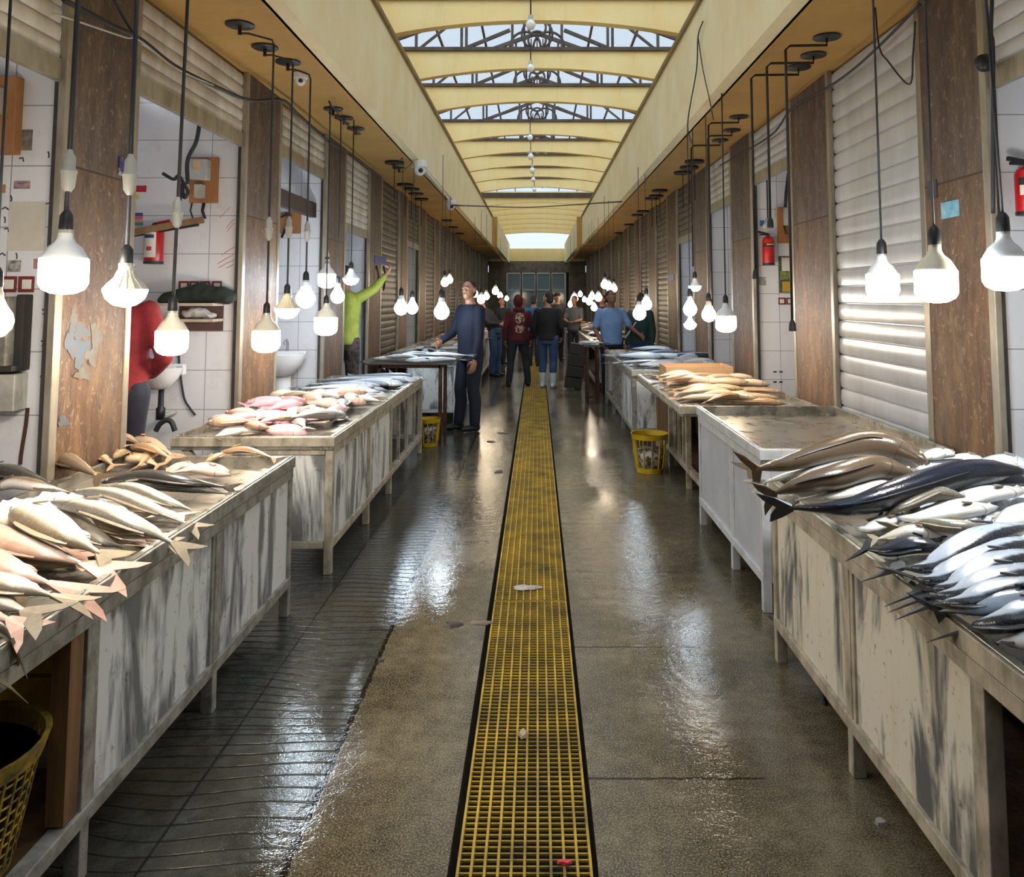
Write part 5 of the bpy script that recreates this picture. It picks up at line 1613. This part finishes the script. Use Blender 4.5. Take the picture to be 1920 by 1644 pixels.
for u0, v0, rx, rz in ((330, 559, .12, .05), (352, 555, .12, .07), (372, 551, .12, .085), (392, 553, .12, .075), (412, 553, .1, .06), (428, 558, .06, .05), (315, 563, .07, .035)):
    c = at_y(u0, v0, YA - .13)
    b.ball(c, rx, .1, rz, 12, 8)
q = remesh(b, .016, 5)
for p in q.v:
    p += V((0, 0, .012)) * mnoise.noise(p * 14) + V((0, -.012, 0)) * mnoise.noise(p * 20)
tag(q.build('folded_cloth', M('dark_green_cloth', srgb(34, 46, 36), srgb(24, 32, 26), .9, bump=.2), smooth=True, fix=False), 'dark green cloth heaped on the brown wall shelf', 'cloth')
b = MB()
for u0, v0, rx, rz in ((358, 588, .07, .03), (372, 586, .08, .04), (388, 591, .08, .02)):
    c = at_y(u0, v0, YA - .13)
    b.ball(c, rx, .06, rz, 12, 8)
q = remesh(b, .014, 2)
for p in q.v:
    p += V((0, 0, .02)) * mnoise.noise(p * 22)
tag(q.build('plastic_bag', M('pale_plastic', srgb(190, 186, 184), srgb(160, 154, 150), .3), fix=False), 'crumpled pale plastic bag inside the brown wall shelf', 'bag')


def basin(label, u, v, Y, r, pedestal):
    """washbasin: u, v is the middle of its rim, Y its front"""
    c = at_y(u, v, Y)
    root = empty('washbasin', (c.x, c.y, .12), 0, label, 'washbasin')
    z = c.z
    m = Matrix.Diagonal((1, .8, 1))
    MB().lathe((c.x, c.y, z), [(r * .3, -r * .9), (r * .55, -r * .75), (r * .85, -r * .4), (r * .97, -r * .1), (r, 0), (r * .93, .005), (r * .85, -r * .15), (r * .5, -r * .4), (r * .05, -r * .45)], 28, m).build('bowl', M_PORC, root, smooth=True, angle=50)
    MB().box(c.x - r * .8, c.x + r * .8, c.y + r * .62, c.y + r * .95, z - .06, z + .02).build('back_ledge', M_PORC, root, bevel=.01)
    MB().tube([(c.x, c.y + r * .75, z + .02), (c.x, c.y + r * .75, z + .1), (c.x, c.y + r * .65, z + .13), (c.x, c.y + r * .35, z + .1)], .014, 8).build('tap', M_CHROME, root, smooth=True)
    if pedestal:
        MB().lathe((c.x, c.y + r * .25, .121), [(r * .42, 0), (r * .36, .1), (r * .32, z - .12 - r * .75)], 18).build('pedestal', M_PORC, root, smooth=True)
    else:
        MB().lathe((c.x, c.y + r * .3, z - r * .9 - .22), [(.03, 0), (.032, .08), (.02, .09), (.02, .25)], 12).build('drain_trap', M_BLK, root, smooth=True)
        MB().tube([(c.x, c.y + r * .3, z - r * .9 - .2), (c.x, YA - .001, z - r * .9 - .2)], .018, 8).build('drain_pipe', M_CONN, root)


basin('white wall-hung washbasin behind the red-shirted person', 298, 690, 5.76, .165, False)
basin('white pedestal washbasin beside the second brown pillar', 528, 664, 8.0, .24, True)
cable('thin dark hose running down the tiles beside the wall-hung basin', [at_y(u, v, YA - .02) for u, v in ((335, 665), (338, 700), (345, 745), (356, 765), (366, 778))], .008)
cable('black hose arching over the pump on the shop floor', [at_y(u, v, 5.6) for u, v in ((292, 808), (300, 795), (312, 788), (322, 792), (328, 808))], .018)
rt = empty('water_pump', (-2.5, 5.55, .121), 0, 'dark water pump on the shop floor behind the cream counter', 'pump')
MB().tube([(-2.62, 5.5, .25), (-2.38, 5.5, .25)], .09, 14).build('motor', M_IRON, rt, smooth=True, angle=40)
MB().tube([(-2.38, 5.5, .25), (-2.3, 5.5, .25)], .11, 14).build('pump_head', M_GUIDE, rt, smooth=True, angle=40)
MB().box(-2.6, -2.4, 5.44, 5.56, .121, .17).build('pump_foot', M_IRON, rt)
# second washbasin shop: brown crossbar, board, boxes
tag(MB().box(-XW - .1, -XW - .16, 6.80, 8.29, 2.45, 2.6).build('crossbar', M('dark_brown_paint', srgb(58, 44, 40), srgb(72, 56, 50), .6)), 'dark brown crossbar under the shutter of the pedestal washbasin shop', 'crossbar')
rt = empty('meter_board', tuple(at_y(555, 436, YC2)), 0, 'timber board with a pale meter box under the dark crossbar', 'electric board')
wallbox(MB(), 525, 368, 566, 438, YC2, .03).build('backing_board', M_CARD, rt)
wallbox(MB(), 528, 366, 548, 398, YC2 - .03, .08).build('meter_box', M('pale_blue_box', srgb(176, 190, 196)), rt, bevel=.005)
b = MB()
b.tube([at_y(524, 408, YC2 - .05), at_y(538, 402, YC2 - .08), at_y(545, 405, YC2 - .05)], .012, 6)
b.tube([at_y(543, 398, YC2 - .05), at_y(540, 420, YC2 - .08), at_y(528, 445, YC2 - .05)], .014, 6)
b.build('wires', M_BLK, rt, smooth=True)
# nearest shop, washbasin side
rt = empty('meter_board', tuple(at_y(20, 291, YB0)), 0, 'tall brown board fixed high on the handwritten wall, nearest shop', 'electric board')
wallbox(MB(), -30, 148, 47, 291, YB0, .06).build('backing_board', M_CARD, rt, bevel=.004)
wallbox(MB(), -28, 165, 8, 215, YB0 - .06, .05).build('meter_box', M_CONN, rt, bevel=.004)
rt = empty('breaker_box', tuple(at_y(20, 690, YB0)), 0, 'dusty old grey breaker box with dark sides below the two switches', 'breaker box')
wallbox(MB(), -60, 556, 47, 684, YB0, .12).build('case', M('dusty_grey_box', srgb(150, 144, 132), srgb(104, 98, 88), .7, 0, 10, bump=.2), rt, bevel=.006)
wallbox(MB(), 42, 552, 64, 690, YB0, .07).build('dark_side', M('black_rubber', srgb(52, 46, 42), srgb(40, 36, 34), .8), rt, bevel=.006)
wallbox(MB(), -60, 682, 56, 692, YB0, .13).build('bottom_strip', M('black_rubber', srgb(52, 46, 42), srgb(40, 36, 34), .8), rt)
rt = empty('wall_box', tuple(at_y(20, 768, YB0)), 0, 'half black, half white box on the wall under the dusty breaker box', 'box')
wallbox(MB(), -60, 700, 13, 768, YB0, .1).build('black_half', M('black_rubber', srgb(52, 46, 42), srgb(40, 36, 34), .8), rt, bevel=.004)
wallbox(MB(), 13, 698, 54, 766, YB0, .1).build('white_half', M('dirty_white', srgb(190, 186, 178), srgb(150, 146, 138), .6), rt, bevel=.004)
sticker('small photo card askew at the corner of the tall brown board', 40, 243, 62, 282, YB0, M('photo_card', srgb(150, 140, 132), srgb(90, 76, 66), .5, 0, 25))
sticker('small blue and orange picture label on the handwritten wall', 26, 339, 57, 354, YB0, M('picture_label', srgb(60, 70, 120), srgb(206, 160, 140), .5, 0, 18, (1, 1, 3)))
sticker('large faded cream paper stuck on the handwritten wall', 14, 378, 88, 470, YB0, M('cream_paper', srgb(206, 200, 186), srgb(190, 184, 170), .7), 'paper', 'wall_paper_sheet')
sticker('scrap of brown tape at the edge of the handwritten wall', -14, 346, 11, 362, YB0, M_CARD)
sticker('dark torn picture label above the two switches', 14, 488, 40, 510, YB0, M('torn_label', srgb(60, 56, 54), srgb(200, 196, 190), .6, 0, 30))
sticker('pinkish label half hidden behind the big bulb', 63, 485, 90, 504, YB0, M('pink_label', srgb(170, 130, 126), srgb(150, 108, 108), .6, 0, 30))
L = []
for (u, v, k) in ((20, 372, 0), (10, 392, 1), (8, 412, 0), (12, 432, 2), (98, 395, 3), (100, 425, 1), (96, 440, 0), (90, 385, 2), (40, 300, 2), (90, 290, 0), (94, 560, 1), (84, 586, 3), (90, 610, 0), (82, 645, 3), (94, 648, 1), (76, 710, 0), (82, 720, 2), (4, 478, 1), (30, 480, 0)):
    s = 6
    shapes = [[(u, v - s), (u + 2, v), (u + 1, v + s)], [(u - s, v), (u, v - s * .6), (u + s, v + 1)], [(u - 4, v - 3), (u + 3, v - 4), (u + 4, v + 3)], [(u - 5, v - 6), (u + 4, v - 2), (u - 4, v + 3), (u + 3, v + 7)]]
    L.append(shapes[k])
scribble('wall_handwriting', 'black handwritten marks down the tiles of the nearest washbasin-side shop', L, YB0, M_INK, .0035)
cable('brown stain-dark wire running down the tiles under the wall box', [at_y(u, v, YB0 - .01) for u, v in ((52, 765), (48, 800), (40, 850), (38, 870))], .008, M_RUST)
# narrow shop opposite
rt = empty('meter_board', tuple(at_y(1472, 456, YD2)), 0, 'brown board with a grey meter above the yellow poster', 'electric board')
wallbox(MB(), 1458, 389, 1490, 456, YD2, .04).build('backing_board', M_CARD, rt)
wallbox(MB(), 1469, 390, 1486, 423, YD2 - .04, .07).build('meter_box', M_BOX, rt, bevel=.005)
b = MB()
b.tube([at_y(1470, 423, YD2 - .07), at_y(1474, 438, YD2 - .09), at_y(1483, 438, YD2 - .09), at_y(1486, 420, YD2 - .07)], .01, 6)
b.tube([at_y(1478, 325, YD2 - .05), at_y(1474, 360, YD2 - .06), at_y(1472, 392, YD2 - .06)], .016, 6)
b.build('wires', M_BLK, rt, smooth=True)
rt = empty('poster', tuple(at_y(1475, 549, YD2)), 0, 'yellow and green poster with a white upper half in the narrow shop', 'poster')
wallbox(MB(), 1461, 480, 1491, 549, YD2, .004).build('sheet', M('green_print', srgb(90, 100, 60), srgb(60, 70, 48), .5, 0, 18), rt)
wallbox(MB(), 1466, 483, 1491, 508, YD2 - .004, .003).build('white_panel', M_PAPER, rt)
wallbox(MB(), 1463, 508, 1491, 524, YD2 - .004, .003).build('leaf_picture', M('leaf_picture', srgb(70, 84, 50), srgb(150, 160, 80), .5, 0, 30), rt)
wallbox(MB(), 1467, 528, 1491, 547, YD2 - .004, .003).build('yellow_panel', M('yellow_panel', srgb(196, 156, 50), None, .5), rt)
sticker('small printed notice below the dark red extinguisher', 1423, 519, 1436, 535, YD2, M('notice', srgb(190, 190, 186), srgb(110, 110, 110), .6, 0, 22, (1, 1, 3)))
sticker('cream tag above the dark red extinguisher', 1425, 428, 1438, 440, YD2, M_PAPER)
rt = empty('hanging_plug', tuple(at_y(1440, 428, 8.0)), 0, 'grey plug hanging on a rod in the narrow shop beside a blue switch', 'plug')
a = at_y(1440, 428, 8.0)
MB().lathe(a, [(.05, 0), (.05, .03), (.03, .06), (.02, .1)], 12).build('plug_body', M_CONN, rt, smooth=True)
MB().tube([a + V((0, 0, .1)), a + V((0, 0, .5))], .008, 6).build('cord', M_CORD, rt)
sticker('small blue switch on the tiles beside the hanging plug', 1425, 413, 1433, 424, YD2, M('blue_switch', srgb(40, 120, 190)))
scribble('wall_handwriting', 'four short black strokes low on the tiles of the narrow shop', [[(u, v), (u + 6, v)] for u, v in ((1450, 697), (1461, 697), (1450, 716), (1461, 716))], YD2, M_INK, .008)
# signs on the pillars
def pillar_plate(label, s, u0, v0, u1, v1, mat, name='pillar_sign', cat='sign'):
    x = s * (XW - .001)
    a, c = at_x(u0, v1, x), at_x(u1, v0, x)
    ya, yb = sorted((a.y, c.y))
    za, zb = sorted((at_x((u0 + u1) / 2, v1, x).z, at_x((u0 + u1) / 2, v0, x).z))
    return tag(MB().box(x, x - s * .006, ya, yb, za, zb).build(name, mat), label, cat)


M_BLUE = M('blue_enamel', srgb(36, 40, 150), srgb(60, 62, 170), .3)
pillar_plate('dark blue plate with flaking white marks on the nearest brown pillar, washbasin side', -1, 221, 295, 236, 330, M('flaked_blue', srgb(40, 44, 100), srgb(170, 166, 170), .5, 0, 22, lo=.5, hi=.56))
pillar_plate('deep blue number plate on the fourth pillar above the raised arm', -1, 702, 481, 724, 495, M_BLUE)
for k in range(3):
    pass
pillar_plate('pale blue torn sticker on the big worn pillar', 1, 1767, 377, 1798, 408, M('torn_blue_sticker', srgb(84, 160, 200), srgb(160, 206, 216), .4, 0, 14), 'pillar_sticker', 'sticker')
pillar_plate('small dark plate on the big worn pillar beside the shutter', 1, 1741, 338, 1757, 372, M('dark_plate', srgb(70, 70, 76), srgb(48, 46, 66), .5, 0, 16), 'pillar_plate', 'plate')
pillar_plate('tiny blue plate on a dim pillar over the silver fish counter', 1, 1254, 515, 1264, 526, M('dull_blue', srgb(80, 90, 150)))
rt = empty('iron_bracket', (-2.16, 10.85, 1.75), 0, 'pair of rusty iron brackets below the deep blue number plate', 'bracket')
for u in (706, 719):
    a, c = at_x(u, 498, -2.19), at_x(u, 545, -2.19)
    MB().tube([a, a.lerp(c, .4) + V((.03, 0, 0)), c], .014, 6).build('bracket_arm', M_RUST, rt, smooth=True)
tag(MB().ball(at_x(1846, 118, 2.16), .05, .035, .045).build('junction_box', M_BLK), 'black clip box on the big worn pillar holding the hose', 'junction box')
# blue paint smears on the nearest pillar
PB = [(138, 606, 11, 22), (152, 622, 14, 16), (180, 632, 10, 26), (150, 660, 18, 28), (172, 668, 12, 16), (132, 640, 9, 30), (158, 700, 16, 14), (118, 790, 9, 10)]
M_SM = [M('grey_blue_smear', srgb(100, 84, 66), srgb(104, 104, 100), .6, 0, 16), M('blue_smear', srgb(70, 94, 116), srgb(96, 88, 76), .6, 0, 26)]
rt = empty('paint_smear', tuple(at_x(150, 680, -XW)), 0, 'grey and blue paint smears on the nearest brown pillar', 'paint smear')
for k, (u, v, ru, rv) in enumerate(PB):
    x = -XW + .0006 + .0004 * k
    poly = []
    for q in range(18):
        a = 2 * math.pi * q / 18
        w = 1 + .3 * math.sin(3 * a + k) + .16 * math.sin(7 * a)
        p = at_x(u + ru * w * math.cos(a), v + rv * w * math.sin(a), x)
        poly.append((p.y, p.z))
    MB().prism(poly, x, x + .0003, 'x').build('smear', M_SM[k % 2], rt)

# ---------------------------------------------------------------- baskets, crates, floor scraps
M_YEL = M('yellow_plastic', srgb(214, 176, 26), srgb(176, 142, 26), .45, 0, 10)
def basket(label, c, r0, r1, h, mat, fill=None, ribs=16, rings_=(.0, .5), mesh=False):
    root = empty('plastic_basket', tuple(c), 0, label, 'basket')
    x, y, z = c
    R_ = lambda f: r0 + (r1 - r0) * f
    MB().lathe(c, [(r1, h * .86), (r1 * 1.05, h * .97), (r1 * 1.07, h), (r1 * 1.0, h * .99), (r1 * .96, h * .86)], 28).build('rim', mat, root, smooth=True, angle=40)
    MB().lathe(c, [(r0 * .9, 0.001), (r0, 0.001), (R_(.14), h * .14), (R_(.14) - .008, h * .14), (r0 - .01, .012), (.001, .012)], 28).build('base', mat, root, smooth=True, angle=40)
    b = MB()
    for k in range(ribs):
        a = 2 * math.pi * k / ribs
        w = .014 if not mesh else .006
        d = V((math.cos(a), math.sin(a), 0))
        t = V((-d.y, d.x, 0))
        b.bar(V(c) + d * R_(.12) + V((0, 0, h * .12)), V(c) + d * R_(.9) + V((0, 0, h * .9)), w, .006, up=t)
    if mesh:
        for q in range(9):
            f = .16 + .08 * q
            b.tube([V(c) + V((math.cos(a) * R_(f), math.sin(a) * R_(f), h * f)) for a in [2 * math.pi * k / 28 for k in range(29)]], .003, 4)
    b.build('lattice', mat, root)
    if fill:
        n = 5
        lb = MB().lathe(c, [(.01, .02), (r0 * .85, .02), (R_(fill) * .93, h * fill), (R_(fill) * .6, h * (fill + .06)), (.01, h * (fill + .07))], 18)
        for p in lb.v:
            p += V((mnoise.noise(p * 25), mnoise.noise(p * 25 + V((9, 0, 0))), mnoise.noise(p * 20 + V((0, 9, 0))))) * .016
        lb.build('fish_waste', M('fish_waste', srgb(60, 52, 46), srgb(190, 180, 168), .4, 0, 22, lo=.42, hi=.58), root, smooth=True)
    return root


p = at_z(1226, 890, 0)
basket('yellow round basket half full of fish waste in front of the timber counter', (p.x - .02, p.y + .12, .001), .12, .165, .36, M_YEL, .55, 12)
p = at_z(804, 836, 0)
basket('small yellow basket under the end of the cream framed counter', (p.x, p.y, .001), .09, .12, .3, M_YEL, .7, 12)
M_DKB = M('grimy_yellow_mesh', srgb(196, 160, 48), srgb(86, 76, 50), .6, 0, 12)
basket('grimy mesh basket with a yellow rim standing in the open bay of the nearest counter', (-1.49, 2.1, .166), .155, .222, .33, M_DKB, None, 40, mesh=True)
def crate(label, x0, x1, y0, y1, z0, h, mat, name='plastic_crate', boards=2):
    root = empty(name, ((x0 + x1) / 2, (y0 + y1) / 2, z0), 0, label, 'crate')
    g = h / boards
    for k in range(boards):
        za, zb = z0 + k * g + g * .06, z0 + (k + 1) * g - g * .06
        b = MB()
        b.box(x0, x1, y0, y0 + .014, za, zb).box(x0, x1, y1 - .014, y1, za, zb).box(x0, x0 + .014, y0 + .014, y1 - .014, za, zb).box(x1 - .014, x1, y0 + .014, y1 - .014, za, zb)
        b.build('side_boards', mat, root)
    for x in (x0 + .016, x1 - .04):
        for y in (y0 + .016, y1 - .04):
            MB().box(x, x + .025, y, y + .025, z0, z0 + h).build('corner_post', mat, root)
    MB().box(x0 + .001, x1 - .001, y0 + .001, y1 - .001, z0 + .001, z0 + .012).build('crate_base', mat, root)
    return root


crate('yellow plastic crate pushed to the back of the nearest counter bay', -2.1, -1.62, 2.22, 2.62 - .3 + .02, .164, .36, M_YEL) if False else None
crate('dull yellow crate behind the grimy mesh basket in the nearest counter bay', -2.08, -1.45, 2.35 - .13 - .3, 2.22, .52, .24, M_YEL, boards=1) if False else None
crate('dull yellow crate at the back of the open bay under the nearest counter', -1.85, -1.36, 2.6, 3.0, .332, .22, M_YEL)
crate('pale dirty crate below the dull yellow one in the open counter bay', -1.85, -1.36, 2.6, 3.0, .166, .164, M_PAPER)
p0, p1 = at_z(1200, 706, .9), at_z(1318, 706, .9)
crate('light plank crate lying at the far end of the tan fish', 1.3, 1.98, 8.15, 8.6, .78, .15, M('new_plank', srgb(216, 176, 132), srgb(196, 152, 110), .65, 0, 10, (.2, 1, 1)), 'plank_crate')
# cardboard sheets behind the timber counter legs come with the counter; dark crate by the man in white boots
rt = empty('upright_crate', (.62, 14.35, 0), R(-6), 'tall dark olive crate stood on end beside the man in white boots', 'crate')
m3 = Matrix.Rotation(R(9), 3, 'Y')
for k in range(4):
    MB().obox(V((.62 + .01 * 0, 14.35, 0)) + m3 @ V((0, 0, .12 + .2 * k)), .15, .13, .092, m3).build('crate_tier', M('dark_olive_plastic', srgb(48, 46, 30), srgb(32, 32, 24), .6, 0, 30), rt, bevel=.01)


def scrap(label, u, v, rx, ry, mat, z=.0, name='fish_scrap', seed=1, hgt=.006):
    c = at_z(u, v, z)
    n = 14
    r = random.Random(seed)
    rad = [r.uniform(.5, 1.1) for _ in range(n)]
    top = [V((c.x + rx * rad[k] * math.cos(2 * math.pi * k / n) * .8, c.y + ry * rad[k] * math.sin(2 * math.pi * k / n) * .8, z + hgt * r.uniform(.7, 1.3))) for k in range(n)]
    bot = [V((c.x + rx * rad[k] * math.cos(2 * math.pi * k / n), c.y + ry * rad[k] * math.sin(2 * math.pi * k / n), z + .0005)) for k in range(n)]
    b = MB().loft([bot, top])
    return tag(b.build(name, mat, smooth=True, angle=40), label, 'scrap')


M_PALE = M('pale_scrap', srgb(190, 184, 176), srgb(150, 140, 130), .35, 0, 30)
M_DKS = M('wet_brown_scrap', srgb(62, 46, 32), srgb(44, 34, 26), .4, 0, 30)
scrap('pale fish skin scrap lying across the yellow grating', 986, 1102, .09, .05, M_PALE, .001, seed=2)
scrap('beige clump on the grating nearer the camera', 980, 1378, .022, .03, M('beige_scrap', srgb(170, 150, 120), None, .6), .001, seed=3, hgt=.012)
scrap('pink scrap caught on the nearest grating bars', 1062, 1618, .028, .012, M('pink_scrap', srgb(206, 50, 66), None, .5), .001, 'plastic_scrap', 4)
scrap('dark leaf-like scrap on the concrete just beside the grating', 850, 1172, .06, .045, M_DKS, seed=5)
scrap('pinkish fish tail scrap pointing at the grating', 900, 1168, .07, .03, M('dull_pink_scrap', srgb(130, 108, 92), srgb(96, 78, 66), .5), seed=6)
scrap('small white scrap on the dark floor by the beige counter', 1650, 1545, .025, .02, M_PALE, seed=7, hgt=.012)
scrap('dark brown clot on the tile seam', 714, 1238, .02, .03, M('clot', srgb(52, 22, 18), None, .4), seed=8)
scrap('long wet scrap beside the far end of the grating', 945, 812, .1, .08, M_DKS, seed=9)
scrap('wet dark peel near the blue-sweatered man', 920, 828, .06, .06, M_DKS, seed=10)
scrap('shredded scrap lying farther along the seam by the grating', 935, 885, .05, .09, M_DKS, seed=11)
cable('black hose trailing behind the bottom rail of the beige counter', [at_x(u, v, 1.15) for u, v in ((1445, 1155), (1480, 1180), (1515, 1225), (1540, 1290), (1550, 1340))], .012)
# people's tools
p = at_y(1175, 640, 13.5)
tag(MB().tube([at_y(1172, 634, 13.35), at_y(1193, 604, 13.2)], .014, 8).build('white_rod', M_PAPER), 'thin white rod held up by the man in the pale blue shirt', 'rod')
# ================================================================ light
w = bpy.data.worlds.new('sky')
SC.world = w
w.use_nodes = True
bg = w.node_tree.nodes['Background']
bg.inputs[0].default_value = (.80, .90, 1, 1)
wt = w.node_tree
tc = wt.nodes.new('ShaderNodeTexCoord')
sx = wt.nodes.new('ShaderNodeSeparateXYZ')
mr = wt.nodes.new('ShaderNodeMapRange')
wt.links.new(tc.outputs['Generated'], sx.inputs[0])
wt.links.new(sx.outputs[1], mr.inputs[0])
mr.inputs[1].default_value, mr.inputs[2].default_value = -.9, .7      # sky raised behind the camera, added to brighten the beam faces
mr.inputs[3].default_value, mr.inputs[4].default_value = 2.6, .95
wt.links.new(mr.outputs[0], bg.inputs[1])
# tube lights inside the open shops
M_TUBE = NT('lit_tube').done((.9, .9, .9, 1), .4, 0., Emission__Color=(.82, .9, 1, 1), Emission__Strength=15.)
for s, ya, yb, txt in ((-1, 2.6, 3.2, 'washbasin side, nearest shop'), (-1, 4.7, 5.5, 'shop with the wall-hung basin'), (-1, 7.1, 7.9, 'shop with the pedestal basin'), (-1, 9.4, 10.2, 'shop with the person in yellow-green'), (1, 2.6, 3.3, 'nearest shop opposite'), (1, 7.0, 7.8, 'narrow shop with the poster'), (1, 9.3, 10.1, 'shop beyond the third pillar'), (1, 11.5, 12.2, 'fourth shop opposite')):
    x = s * 3.3
    rt = empty('tube_light', (x, (ya + yb) / 2, ZS), 0, 'fluorescent tube on the ceiling of the ' + txt, 'ceiling light')
    MB().box(x - .04, x + .04, ya, yb, ZS - .04, ZS - .001).build('batten', M_CAM, rt)
    MB().tube([(x, ya + .02, ZS - .06), (x, yb - .02, ZS - .06)], .018, 8).build('tube', M_TUBE, rt)
SC.view_settings.view_transform = 'Standard'
SC.view_settings.look = 'None'
SC.view_settings.exposure = 0.2
SC.view_settings.gamma = 1
c = SC.cycles
c.max_bounces = 6
c.diffuse_bounces = 3
c.glossy_bounces = 3
c.transmission_bounces = 3
c.transparent_max_bounces = 8
c.caustics_reflective = False
c.caustics_refractive = False
c.sample_clamp_indirect = 6
c.use_denoising = True
c.denoiser = 'OPENIMAGEDENOISE'
c.use_light_tree = True
